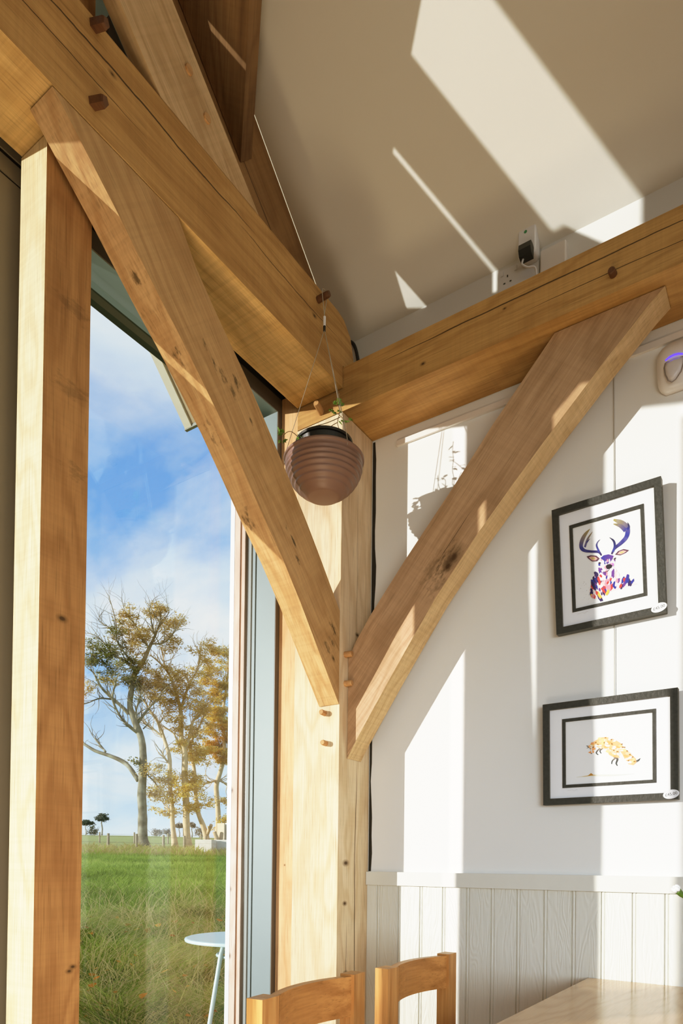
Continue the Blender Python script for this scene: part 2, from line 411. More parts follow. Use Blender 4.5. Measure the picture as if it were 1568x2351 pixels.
pts = [(0.213, 0.167, ceil_z(0.213) - 0.004), (-3.05, 0.167, ceil_z(-3.05) - 0.004), (-3.05, 0.167, ceil_z(-3.05) - 0.39), (-0.72, 0.167, ceil_z(-0.72) - 0.36), (-0.34, 0.167, ceil_z(-0.34) - 0.312), (-0.04, 0.167, 3.150), (0.082, 0.167, 3.150), (0.082, 0.167, 2.964), (0.213, 0.167, 2.964)]

q1, q2 = local_of(pts, (0, 0.06, 0), ax, (-0.385, 0.167, 3.545)), local_of(pts, (0, 0.06, 0), ax, (-0.15, 0.167, 3.30))
m_raf2 = oak('verge_rafter_oak', (0.28, 0.14, 0.06), (0.46, 0.27, 0.13), 'X', cracks=[(1, (q1.y + q2.y) / 2, 0.012, 0.0030, q1.x - 0.05, q2.x + 0.05)], seed=12)
raf2 = slab('rafter', pts, (0, 0.06, 0), ax, m_raf2, bevel=0.003)
tag(raf2, 'dark oak rafter tight under the sloping white ceiling at the gable end', 'rafter', kind='thing')
# wind brace: lies just under the slope, from the verge rafter into the room
def slope_pt(x, y, off): return Vector((x, y, ceil_z(x))) - Vector((0.669, 0, 0.743)) * off
d = Vector((-0.179, -0.192))
g0 = Vector((-0.242, 0.164))
low_e = [g0 + d * t for t in (0.0, 1.0, 2.0, 3.5)]
low_e = [(p.x, p.y) for p in low_e]
upe = [(low_e[-1][0] - 0.5, low_e[-1][1]), (-0.80, 0.164)]
pts = [slope_pt(x, y, 0.215) for x, y in low_e + upe]
m_wb = oak('wind_brace_oak', (0.17, 0.085, 0.04), (0.32, 0.18, 0.085), 'X', seed=13)
wb = slab('wind_brace', pts, Vector((0.669, 0, 0.743)) * 0.08, (-0.179, -0.192, 0.161), m_wb, bevel=0.012, seg=3)
tag(wb, 'dark oak wind brace under the ceiling, pointed foot against the gable rafter', 'brace', kind='thing')

# ------------------------------------------------------------------ room shell
def struct(name, bm, mat, parent=None, **k):
    o = obj(name, bm, mat, parent, **k)
    if parent is None: o['kind'] = 'structure'
    return o
struct('floor', box(-6.6, 0.4, -7.0, 0.9, -0.12, 0.0), m_floor)
bm = bmesh.new(); bx(bm, 0.215, 0.42, -7.0, 0.30, 0.0, 3.30)
struct('wall_right', bm, m_wall)
bm = bmesh.new(); prism_bm(bm, [(0.42, 0.166, ceil_z(0.42)), (-3.1, 0.166, ceil_z(-3.1)), (-3.1, 0.166, ceil_z(-3.1) + 0.12), (0.42, 0.166, ceil_z(0.42) + 0.12)], (0, -7.2, 0))
struct('ceiling', bm, m_ceil)
bm = bmesh.new(); zl = ceil_z(-3.1)
prism_bm(bm, [(-3.1, 0.7, zl), (-6.6, 0.7, zl - S * 3.5), (-6.6, 0.7, zl - S * 3.5 + 0.12), (-3.1, 0.7, zl + 0.12)], (0, -7.7, 0))
struct('ceiling', bm, m_ceil)
# outer roof skin over the gable verge, with the boxed soffit seen through the glass
bm = bmesh.new()
prism_bm(bm, [(0.60, 0.17, ceil_z(0.60) + 0.27), (-3.1, 0.17, ceil_z(-3.1) + 0.27), (-3.1, 0.17, ceil_z(-3.1) + 0.38), (0.60, 0.17, ceil_z(0.60) + 0.38)], (0, 0.80, 0))
m_soff = plain('cream_soffit_paint', (0.66, 0.62, 0.50), 0.6, var=0.03)
m_soff2 = plain('tan_soffit_board', (0.47, 0.38, 0.27), 0.6, var=0.08)
m_lead = plain('weathered_grey_end', (0.30, 0.31, 0.28), 0.6, var=0.35, scale=60)
so = struct('trim_1', bm, m_soff)
def verge(name, y0, y1, dz, mat):
    bm = bmesh.new()
    f = lambda x: 3.348 + 1.06 * (0.32 - x) + dz
    prism_bm(bm, [(0.335, y0, f(0.335)), (-3.1, y0, f(-3.1)), (-3.1, y0, f(-3.1) + 0.1), (0.335, y0, f(0.335) + 0.06)], (0, y1 - y0, 0))
    return obj(name, bm, mat, so)
verge('fascia_board', 1.155, 1.20, 0.0, m_soff)
verge('soffit_board', 1.085, 1.155, 0.012, m_soff2)
verge('soffit_board', 1.06, 1.081, 0.012, m_lead)
verge('fascia_board', 0.98, 1.06, 0.004, m_soff)
bm = bmesh.new(); prism_bm(bm, [(0.336, 0.90, 3.328), (0.352, 0.90, 3.328), (0.352, 0.90, 3.40), (0.336, 0.90, 3.40)], (0, 0.305, 0))
obj('end_cap', bm, m_lead, so)
# gable wall outside the corner post: return that closes the corner
bm = bmesh.new(); bx(bm, 0.05, 0.42, 0.292, 0.53, -0.1, 3.3)
struct('wall_gable', bm, m_soff)

# oak lining strip between post and window frame
m_line = oak('lining_oak', (0.58, 0.315, 0.155), (0.78, 0.49, 0.28), 'Z', knots=[(0.0, 0.25, 1.12, 0.004)], seed=14, saw=0.3, ring=1.3)
struct('trim_2', box(0.003, 0.05, 0.212, 0.291, 0.0, 2.95), m_line, bevel=0.002)

# window right of the slender post
HZ = 2.893
def frame_bits(root, name, x0, x1, y0, y1, z0, z1, mat, bev=0.002):
    return obj(name, box(x0, x1, y0, y1, z0, z1), mat, root, bevel=bev)
w1 = thing('window_1', None, None, kind='structure')
m_clad = oak('larch_cladding', (0.62, 0.42, 0.34), (0.80, 0.63, 0.54), 'Z', knots=[(-0.02, 0.515, 1.42, 0.012), (-0.02, 0.515, 0.75, 0.012), (-0.02, 0.515, 1.02, 0.01)], seed=15, saw=0)
m_cladg = oak('larch_groove', (0.30, 0.13, 0.06), (0.40, 0.19, 0.10), 'Z', seed=16, saw=0)
bm = bmesh.new(); bx(bm, -0.020, 0.045, 0.296, 0.392, 0.0, HZ, 0); bx(bm, -0.0195, 0.045, 0.2925, 0.296, 0.0, HZ, 1)
obj('jamb', bm, [m_alu, m_alud], w1)
bm = bmesh.new(); bx(bm, -0.012, 0.045, 0.392, 0.400, 0.0, HZ, 0); bx(bm, -0.019, 0.045, 0.400, 0.414, 0.0, HZ, 1); bx(bm, -0.015, 0.045, 0.414, 0.421, 0.0, HZ, 2); bx(bm, -0.020, 0.045, 0.421, 0.434, 0.0, HZ, 2); bx(bm, -0.017, 0.045, 0.434, 0.441, 0.0, HZ, 0)
obj('seal', bm, [m_dark, m_alu, m_gasket], w1)
bm = bmesh.new(); bx(bm, -0.020, 0.045, 0.455, 0.472, 0.0, 3.06, 0); bx(bm, -0.016, 0.045, 0.472, 0.482, 0.0, 3.06, 1); bx(bm, -0.020, 0.045, 0.482, 0.512, 0.0, 3.06, 0)
obj('outer_reveal', bm, [m_clad, m_cladg], w1)
bm = bmesh.new(); bx(bm, -0.021, 0.045, 0.512, 0.535, 0.0, 3.06)
obj('outer_edge', bm, m_white, w1, bevel=0.003)
def head(root, x0, x1, up):
    bm = bmesh.new(); bx(bm, x0, x1, 0.2925, 0.297, HZ, HZ + 0.055, 0)
    prism_bm(bm, [(x0, 0.297, HZ), (x0, 0.50, HZ + up - 0.04), (x0, 0.50, HZ + up + 0.02), (x0, 0.297, HZ + 0.055)], (x1 - x0, 0, 0), 1)
    obj('head', bm, [m_alud, m_teal], root)
    bm = bmesh.new(); bx(bm, x0, x1, 0.298, 0.40, HZ + 0.056, HZ + 0.177, 0); bx(bm, x0, x1, 0.502, 0.512, HZ + up - 0.035, HZ + up + 0.02, 0); bx(bm, x0, x1, 0.512, 0.555, HZ + up - 0.022, HZ + up + 0.02, 1); bx(bm, x0, x1, 0.555, 0.605, HZ + up, HZ + up + 0.02, 0)
    obj('head_seal', bm, [m_dark, m_alud], root)
head(w1, -1.055, 0.045, 0.127)
obj('pane', box(-0.862, -0.013, 0.4425, 0.4485, 0.0, HZ + 0.055), m_glass, w1)
bm = bmesh.new(); bx(bm, -1.056, 0.05, 0.42, 0.605, 3.042, 3.2); bx(bm, -6.4, -1.056, 0.42, 0.605, 3.14, 3.2)
obj('outer_lintel', bm, m_soff, w1)
# window left of the post: a wide double stile stands behind the post
w2 = thing('window_2', None, None, kind='structure')
bm = bmesh.new(); prism_bm(bm, [(-1.10, 0.30, 0.0), (-0.868, 0.30, 0.0), (-0.868, 0.30, HZ + 0.05), (-1.060, 0.30, HZ + 0.05), (-1.066, 0.30, 2.3), (-1.098, 0.30, 1.75)], (0, 0.055, 0))
obj('stile', bm, m_taupe, w2)
obj('outer_mullion', box(-1.20, -1.05, 0.452, 0.53, 0.0, 3.04), m_clad, w2, bevel=0.003)
bm = bmesh.new(); bx(bm, -1.172, -1.03, 0.245, 0.252, 0.0, 2.835, 0); bx(bm, -1.172, -1.03, 0.249, 0.252, 2.835, 2.842, 1); bx(bm, -1.172, -1.03, 0.245, 0.252, 2.842, 2.886, 0); bx(bm, -1.172, -1.03, 0.249, 0.252, 2.886, 2.899, 1); bx(bm, -1.172, -1.03, 0.245, 0.252, 2.899, 2.95, 0)
obj('cover_board', bm, [m_taupe, m_dark], w2)
for x0, x1 in ((-2.22, -1.90), (-3.3, -3.1), (-4.4, -4.2), (-5.5, -5.3)):
    obj('stile', box(x0, x1, 0.30, 0.44, 0.0, HZ), m_taupe, w2, bevel=0.003)
head(w2, -6.4, -1.057, 0.225)
for x0, x1 in ((-1.895, -1.065), (-3.095, -2.225), (-4.195, -3.305), (-5.295, -4.405), (-6.4, -5.505)):
    obj('pane', box(x0, x1, 0.4425, 0.4485, 0.0, HZ + 0.145), m_glass, w2)
# glazing in the gable triangle above the tie beam
w3 = thing('window_3', None, None, kind='structure')
obj('sill_panel', box(-6.4, 0.05, 0.30, 0.40, 3.07, 3.365), m_dark, w3)
def under(x): return ceil_z(x) if x > -3.1 else ceil_z(-3.1) + S * (x + 3.1)
def panel(x0, x1, nm, mat):
    bm = bmesh.new(); prism_bm(bm, [(x0, 0.30, 3.366), (x1, 0.30, 3.366), (x1, 0.30, under(x1)), (x0, 0.30, under(x0))], (0, 0.004, 0))
    return obj(nm, bm, mat, w3)
panel(-0.872, -0.514, 'infill_panel', m_teal); panel(-1.19, -0.897, 'infill_panel', m_teal); panel(-2.6, -1.55, 'infill_panel', m_teal)  # mostly unseen panels, widths and gaps shaped to cut the ceiling sun bands
panel(-3.5, -3.3, 'infill_panel', m_teal); panel(-4.6, -4.4, 'infill_panel', m_teal); panel(-5.6, -5.4, 'infill_panel', m_teal)
bm = bmesh.new(); prism_bm(bm, [(-6.2, 0.355, 3.366), (-0.02, 0.355, 3.366), (-3.1, 0.355, ceil_z(-3.1))], (0, 0.006, 0)); obj('pane', bm, m_glass, w3)
bm = bmesh.new()
lz = lambda x: 3.147 - 0.86 * (x + 0.868)
prism_bm(bm, [(-0.868, 0.045, lz(-0.868) - 0.0), (-1.0, 0.045, lz(-1.0)), (-1.0, 0.045, lz(-1.0) - 0.085), (-0.868 - 0.075, 0.045, 3.149)], (0, 0.05, 0)); obj('raking_bar', bm, m_dark, w3)

# ------------------------------------------------------------------ wall trim and panelling
bm = bmesh.new(); bx(bm, 0.193, 0.2148, -6.0, -0.002, 1.047, 1.098)
struct('trim_3', bm, m_dado, bevel=0.002)
def dado_mat():
    m, nt, b = new_mat('painted_grain_panelling')
    tc = N(nt, 'ShaderNodeTexCoord')
    sx = N(nt, 'ShaderNodeSeparateXYZ'); L(nt, tc.outputs['Object'], sx.inputs[0])
    bi = math_n(nt, 'FLOOR', math_n(nt, 'DIVIDE', math_n(nt, 'ADD', sx.outputs[1], 0.049), 0.0925))
    cb = N(nt, 'ShaderNodeCombineXYZ'); L(nt, math_n(nt, 'MULTIPLY', bi, 7.31), cb.inputs[0]); L(nt, sx.outputs[1], cb.inputs[1]); L(nt, sx.outputs[2], cb.inputs[2])
    mp = N(nt, 'ShaderNodeMapping'); mp.inputs['Scale'].default_value = (1, 9, 1.4); L(nt, cb.outputs[0], mp.inputs[0])
    nz = N(nt, 'ShaderNodeTexNoise'); nz.inputs['Scale'].default_value = 1.6; nz.inputs['Detail'].default_value = 2; nz.inputs['Distortion'].default_value = 0.4; L(nt, mp.outputs[0], nz.inputs['Vector'])
    r = math_n(nt, 'SINE', math_n(nt, 'MULTIPLY', nz.outputs[0], 95.0))
    mp2 = N(nt, 'ShaderNodeMapping'); mp2.inputs['Scale'].default_value = (1, 160, 6); L(nt, cb.outputs[0], mp2.inputs[0])
    n2 = N(nt, 'ShaderNodeTexNoise'); n2.inputs['Scale'].default_value = 1.0; n2.inputs['Detail'].default_value = 3; L(nt, mp2.outputs[0], n2.inputs['Vector'])
    h = math_n(nt, 'ADD', math_n(nt, 'MULTIPLY', r, 0.5), n2.outputs[0])
    bp = N(nt, 'ShaderNodeBump'); bp.inputs['Strength'].default_value = 0.5; bp.inputs['Distance'].default_value = 0.0012
    L(nt, h, bp.inputs['Height']); L(nt, bp.outputs[0], b.inputs['Normal'])
    L(nt, mixc(nt, n2.outputs[0], (0.67, 0.655, 0.59), (0.73, 0.72, 0.66)), b.inputs['Base Color'])
    b.inputs['Roughness'].default_value = 0.5
    return m
m_panel = dado_mat()
prof = [(0.2148, -0.001)]
y = -0.001
xf = 0.2050
prof.append((xf, -0.001))
k = 0
while -0.049 - 0.0925 * k > -5.9:
    g = -0.049 - 0.0925 * k
    prof += [(xf, g + 0.005), (xf + 0.005, g + 0.0035), (xf + 0.005, g + 0.002), (xf + 0.001, g + 0.0005), (xf + 0.0002, g - 0.003), (xf + 0.001, g - 0.006), (xf + 0.0035, g - 0.0075), (xf, g - 0.0105)]
    k += 1
prof += [(xf, -5.95), (0.2148, -5.95)]
bm = bmesh.new(); prism_bm(bm, [(x, y, 0.001) for x, y in prof], (0, 0, 1.0455))
struct('trim_4', bm, m_panel)
# black rubber strip in the joint between corner post and wall
pl = [(0.2135, 0.0 - 0.001, 1.10)]
for i in range(25):
    z = 1.10 + i * (2.79 - 1.10) / 24
    pl.append((0.2135, -0.011 - 0.0035 * math.sin(i * 0.9) - 0.002 * math.sin(i * 2.3) - (0.006 if 15 < i < 22 else 0), z))
pl.append((0.2135, -0.001, 2.79))
bm = bmesh.new(); prism_bm(bm, pl, (0.0013, 0, 0))
o = obj('sealing_strip', bm, m_black); tag(o, 'wavy black rubber strip in the joint between corner post and white wall', 'strip', kind='thing')
# white picture rail with hanging cord
bm = bmesh.new(); bx(bm, 0.205, 0.2148, -5.5, -0.112, 2.736, 2.756)
o = obj('picture_rail', bm, m_wplas, bevel=0.002); tag(o, 'slim white picture hanging rail high on the wall under the eaves beam', 'rail', kind='thing')
bm = bmesh.new()
tube(bm, [(0.2115, -0.905, 2.735), (0.2115, -0.908, 2.40), (0.2105, -0.912, 2.0), (0.2105, -0.915, 1.50)], 0.0011, 6)
o = obj('picture_wire', bm, m_wire); tag(o, 'thin vertical cord from the rail holding up both framed pictures', 'cord', kind='thing')

# ------------------------------------------------------------------ pictures
m_frame = plain('charcoal_stained_frame', (0.035, 0.038, 0.042), 0.42, var=0.6, scale=90, bump=0.4)
m_mount = plain('white_mount_board', (0.84, 0.84, 0.86), 0.8, var=0.01)
m_paper = plain('print_paper', (0.86, 0.86, 0.86), 0.8, var=0.01)
def vcol_mat():
    m, nt, b = new_mat('watercolour_pigment')
    at = N(nt, 'ShaderNodeAttribute'); at.attribute_name = 'pig'
    L(nt, at.outputs['Color'], b.inputs['Base Color']); b.inputs['Roughness'].default_value = 0.8
    return m
m_pig = vcol_mat()
def fglass():
    m = glass_mat('picture_glass', 0.02, (0.99, 0.99, 0.99)); return m
m_fglass = fglass()
class Paint:
    """Flat watercolour shapes on a sheet (w x h) in the local yz plane facing -x."""
    def __init__(s, w, h): s.w, s.h, s.v, s.f, s.c, s.layer = w, h, [], [], [], 0
    def P(s, u, v):
        return (-0.00035 - 0.000007 * s.layer, -(u - 0.5) * s.w, (v - 0.5) * s.h)
    def poly(s, pts, colf):
        s.layer += 1
        b = len(s.v)
        for p in pts: s.v.append(s.P(*p)); s.c.append(colf(*p))
        for t in tessellate_polygon([[Vector((p[0], p[1], 0)) for p in pts]]): s.f.append(tuple(b + i for i in t))
    def ribbon(s, pts, ws, colf, sub=5):
        s.layer += 1
        P = catmull([(p[0], p[1], w) for p, w in zip(pts, ws)], sub)
        b = len(s.v)
        for i, p in enumerate(P):
            t = P[min(i + 1, len(P) - 1)] - P[max(i - 1, 0)]
            n = Vector((-t.y, t.x)).normalized() * max(p.z, 0.002) / 2
            for sg in (1, -1):
                q = (p.x + n.x * sg, p.y + n.y * sg); s.v.append(s.P(*q)); s.c.append(colf(i / (len(P) - 1), *q))
        for i in range(len(P) - 1): s.f.append((b + 2 * i, b + 2 * i + 1, b + 2 * i + 3, b + 2 * i + 2))
    def blob(s, u, v, r, col, rng, ang=0, asp=1, n=11):
        pts = []
        for k in range(n):
            a = 2 * PI * k / n; rr = r * (0.7 + 0.6 * rng.random())
            x, y = math.cos(a) * rr * asp, math.sin(a) * rr
            pts.append((u + x * math.cos(ang) - y * math.sin(ang), v + x * math.sin(ang) + y * math.cos(ang)))
        s.poly(pts, lambda *_: col)
    def build(s, parent):
        o = raw('painting', s.v, s.f, m_pig, parent)
        at = o.data.color_attributes.new('pig', 'FLOAT_COLOR', 'POINT')
        for i, c in enumerate(s.c): at.data[i].color = (*c[:3], 1)
        return o
def inside(pts, x, y):
    r = False; j = len(pts) - 1
    for i in range(len(pts)):
        a, b = pts[i], pts[j]
        if (a[1] > y) != (b[1] > y) and x < (b[0] - a[0]) * (y - a[1]) / (b[1] - a[1]) + a[0]: r = not r
        j = i
    return r
def lerp(a, b, t): return tuple(p + (q - p) * t for p, q in zip(a, b))
DEER_RIBBONS= [([(0.417, 0.573), (0.375, 0.624), (0.268, 0.653), (0.174, 0.684), (0.123, 0.728), (0.12, 0.78), (0.147, 0.836), (0.194, 0.886), (0.261, 0.931)], [0.02, 0.03, 0.028, 0.036, 0.05, 0.06, 0.06, 0.045, 0.006]), ([(0.174, 0.727), (0.221, 0.817), (0.297, 0.888)], [0.03, 0.03, 0.005]), ([(0.201, 0.777), (0.257, 0.814)], [0.025, 0.004]), ([(0.388, 0.619), (0.351, 0.701), (0.364, 0.742), (0.404, 0.769)], [0.026, 0.024, 0.018, 0.005]), ([(0.565, 0.556), (0.615, 0.616), (0.709, 0.66), (0.783, 0.708), (0.809, 0.778), (0.783, 0.842), (0.709, 0.905), (0.613, 0.959)], [0.024, 0.036, 0.05, 0.06, 0.068, 0.068, 0.06, 0.02]), ([(0.803, 0.795), (0.829, 0.822), (0.813, 0.88)], [0.04, 0.03, 0.004]), ([(0.776, 0.791), (0.709, 0.862), (0.609, 0.909)], [0.05, 0.045, 0.01]), ([(0.586, 0.579), (0.615, 0.638), (0.602, 0.707), (0.543, 0.763)], [0.034, 0.034, 0.026, 0.005])]
DEER_POLYS= {'earL': [(0.194, 0.608), (0.254, 0.611), (0.341, 0.587), (0.391, 0.54), (0.348, 0.516), (0.274, 0.53), (0.221, 0.574)], 'earR': [(0.613, 0.539), (0.662, 0.572), (0.742, 0.579), (0.819, 0.548), (0.769, 0.526), (0.689, 0.515)], 'head': [(0.388, 0.552), (0.455, 0.57), (0.522, 0.566), (0.602, 0.531), (0.618, 0.467), (0.599, 0.405), (0.575, 0.355), (0.522, 0.339), (0.448, 0.362), (0.395, 0.411), (0.364, 0.485)], 'brow': [(0.401, 0.543), (0.448, 0.566), (0.522, 0.563), (0.595, 0.529), (0.575, 0.493), (0.535, 0.463), (0.495, 0.45), (0.462, 0.491)], 'nose': [(0.475, 0.432), (0.502, 0.446), (0.542, 0.44), (0.573, 0.416), (0.555, 0.392), (0.515, 0.385), (0.484, 0.399)], 'eyeL': [(0.359, 0.489), (0.388, 0.496), (0.412, 0.482), (0.388, 0.476)], 'eyeR': [(0.586, 0.487), (0.609, 0.5), (0.631, 0.502), (0.613, 0.479)], 'neck': [(0.375, 0.421), (0.308, 0.346), (0.241, 0.264), (0.217, 0.173), (0.268, 0.073), (0.388, 0.055), (0.482, 0.109), (0.602, 0.118), (0.656, 0.119), (0.789, 0.126), (0.916, 0.128), (0.829, 0.199), (0.709, 0.229), (0.656, 0.283), (0.629, 0.355), (0.602, 0.393), (0.562, 0.341), (0.482, 0.347)]}
FOX_BODY= [(0.27, 0.588), (0.313, 0.626), (0.356, 0.661), (0.42, 0.703), (0.485, 0.702), (0.539, 0.673), (0.604, 0.627), (0.647, 0.587), (0.674, 0.528), (0.706, 0.483), (0.76, 0.408), (0.814, 0.333), (0.822, 0.274), (0.787, 0.236), (0.733, 0.257), (0.701, 0.309), (0.668, 0.41), (0.636, 0.474), (0.62, 0.408), (0.636, 0.362), (0.604, 0.37), (0.555, 0.389), (0.515, 0.422), (0.498, 0.474), (0.518, 0.525), (0.485, 0.542), (0.42, 0.525), (0.377, 0.559), (0.347, 0.579), (0.332, 0.51), (0.318, 0.461), (0.306, 0.47), (0.3, 0.528)]
FOX_LEGS= [([(0.415, 0.54), (0.377, 0.498), (0.367, 0.466), (0.39, 0.436)], [0.022, 0.018, 0.014, 0.012]), ([(0.442, 0.533), (0.41, 0.498), (0.423, 0.454)], [0.02, 0.014, 0.01]), ([(0.571, 0.392), (0.609, 0.35), (0.595, 0.284), (0.61, 0.246)], [0.03, 0.024, 0.016, 0.012]), ([(0.582, 0.363), (0.55, 0.324), (0.544, 0.278)], [0.02, 0.014, 0.01]), ([(0.276, 0.579), (0.248, 0.597)], [0.02, 0.002]), ([(0.282, 0.567), (0.252, 0.556)], [0.018, 0.002]), ([(0.809, 0.289), (0.841, 0.303), (0.865, 0.334)], [0.03, 0.024, 0.003])]
FOX_GROUND= [(0.129, 0.113), (0.226, 0.116), (0.313, 0.123), (0.485, 0.111), (0.647, 0.104), (0.809, 0.109)], [(0.259, 0.119), (0.304, 0.162), (0.334, 0.127)]

def paint_deer(pw, ph):
    rng = random.Random(5); p = Paint(pw, ph)
    VI, BL, PU, RE, PK, OR, YE, DK = (0.035, 0.02, 0.13), (0.03, 0.04, 0.30), (0.16, 0.05, 0.28), (0.62, 0.06, 0.07), (0.72, 0.30, 0.38), (0.85, 0.33, 0.12), (0.55, 0.42, 0.06), (0.015, 0.012, 0.03)
    for i, (pts, ws) in enumerate(DEER_RIBBONS):
        big = i in (0, 4)
        def cf(t, u, v, big=big, i=i):
            n = noise.noise(Vector((u * 14, v * 14, i)))
            if big: c = lerp(lerp(VI, BL, min(1, t * 2)), (0.42, 0.34, 0.10), max(0, t * 2 - 1.05))
            elif i in (1, 6): c = lerp(BL, (0.35, 0.28, 0.10), t)
            else: c = lerp(BL, DK, t)
            return lerp(c, (0.3, 0.3, 0.55), max(0, n) * 0.6)
        p.ribbon(pts, ws, cf)
    D = DEER_POLYS
    p.poly(D['neck'], lambda u, v: (0.86, 0.74, 0.76)); nk = D['neck']
    p.poly(D['head'], lambda u, v: (0.80, 0.74, 0.80))
    for k in ('earL', 'earR'):
        p.poly(D[k], lambda u, v: (0.12, 0.05, 0.10))
        cx = sum(q[0] for q in D[k]) / len(D[k]); cy = sum(q[1] for q in D[k]) / len(D[k])
        for c, sc_ in (((0.72, 0.42, 0.40), .66), ((0.62, 0.50, 0.22), .36)):
            p.poly([(cx + (a - cx) * sc_, cy + (b - cy) * sc_ - .002) for a, b in D[k]], lambda *_, c=c: c)
    n = 0
    while n < 105:
        u, v = rng.uniform(0.2, 0.93), rng.uniform(0.05, 0.43)
        if not inside(nk, u, v): continue
        n += 1
        edge = u < 0.40 or u > 0.68
        c = rng.choice([VI, BL, VI, PU, RE, BL] if edge else [PK, RE, (0.9, 0.55, 0.55), (0.90, 0.80, 0.80), BL, PU, (0.93, 0.87, 0.85), PK])
        if v < 0.13 and u < 0.5: c = rng.choice([RE, OR, VI, (0.85, 0.5, 0.1), PK])
        if u > 0.78: c = rng.choice([VI, VI, BL, OR])
        p.blob(u, v, rng.uniform(0.010, 0.024), c, rng, PI / 2 + (0.5 if u < .45 else -0.35) + rng.uniform(-.3, .3), rng.uniform(1.2, 2.6))
    br_ = D['brow']
    p.poly(br_, lambda u, v: lerp(BL, PU, max(0, min(1, (u - .42) * 5))))
    for _ in range(16):
        u, v = rng.uniform(.38, .61), rng.uniform(.40, .56)
        if inside(D['head'], u, v): p.blob(u, v, rng.uniform(.006, .014), rng.choice([PU, PK, BL, (0.9, .85, .9), (0.5, .2, .55)]), rng, PI / 2, 1.8)
    p.poly(D['nose'], lambda *_: DK)
    for k in ('eyeL', 'eyeR'): p.poly(D[k], lambda *_: (0.03, 0.02, 0.03))
    p.ribbon([(0.44, 0.365), (0.49, 0.362), (0.53, 0.385)], [.004, .007, .004], lambda *_: DK)
    p.ribbon([(0.37, .42), (.385, .40), (.42, .36), (.45, .345)], [.008, .012, .008, .004], lambda *_: PU)
    for _ in range(26):
        p.blob(rng.uniform(.04, .22), rng.uniform(.03, .32), rng.uniform(.001, .0035), (0.12, 0.10, 0.14), rng, n=6)
    return p
def paint_fox(pw, ph):
    rng = random.Random(11); p = Paint(pw, ph)
    G = FOX_GROUND
    p.ribbon(G[0], [.004, .012, .02, .03, .02, .003], lambda t, u, v: lerp((0.72, 0.66, 0.52), (0.66, 0.70, 0.66), t))
    p.ribbon([(.2, .118), (.26, .123), (.33, .127), (.36, .12)], [.003, .009, .01, .003], lambda *_: (0.66, 0.42, 0.12))
    p.poly(G[1], lambda *_: (0.52, 0.27, 0.07))
    for i, (pts, ws) in enumerate(FOX_LEGS): p.ribbon(pts, ws, lambda t, u, v: lerp((0.30, 0.24, 0.20), (0.06, 0.07, 0.08), min(1, t * 2)))
    B = FOX_BODY
    p.poly(B, lambda u, v: lerp((0.90, 0.52, 0.25), (0.92, 0.44, 0.24), u))
    n = 0
    while n < 70:
        u, v = rng.uniform(.27, .83), rng.uniform(.23, .70)
        if not inside(B, u, v): continue
        n += 1
        p.blob(u, v, rng.uniform(.008, .02), rng.choice([(0.90, .66, .30), (0.88, .40, .17), (.90, .82, .72), (.88, .86, .80), (.92, .58, .36)]), rng, rng.uniform(-1, .2), rng.uniform(1.2, 2.0))
    for u, v in ((.36, .63), (.385, .60), (.46, .615), (.475, .69), (.545, .655), (.55, .585), (.57, .485), (.61, .46), (.66, .57), (.69, .52), (.72, .46), (.75, .40), (.735, .31), (.78, .36), (.80, .29), (.67, .52), (.33, .56)):
        p.blob(u, v, .0085, (0.33, 0.16, 0.05), rng, rng.uniform(-1, 1), 1.4)
    p.poly([(.30, .53), (.318, .54), (.322, .47), (.314, .462)], lambda *_: (0.88, 0.86, 0.82))
    p.blob(.309, .468, .007, (.05, .04, .04), rng)
    p.blob(.296, .545, .005, (.04, .03, .03), rng)
    return p

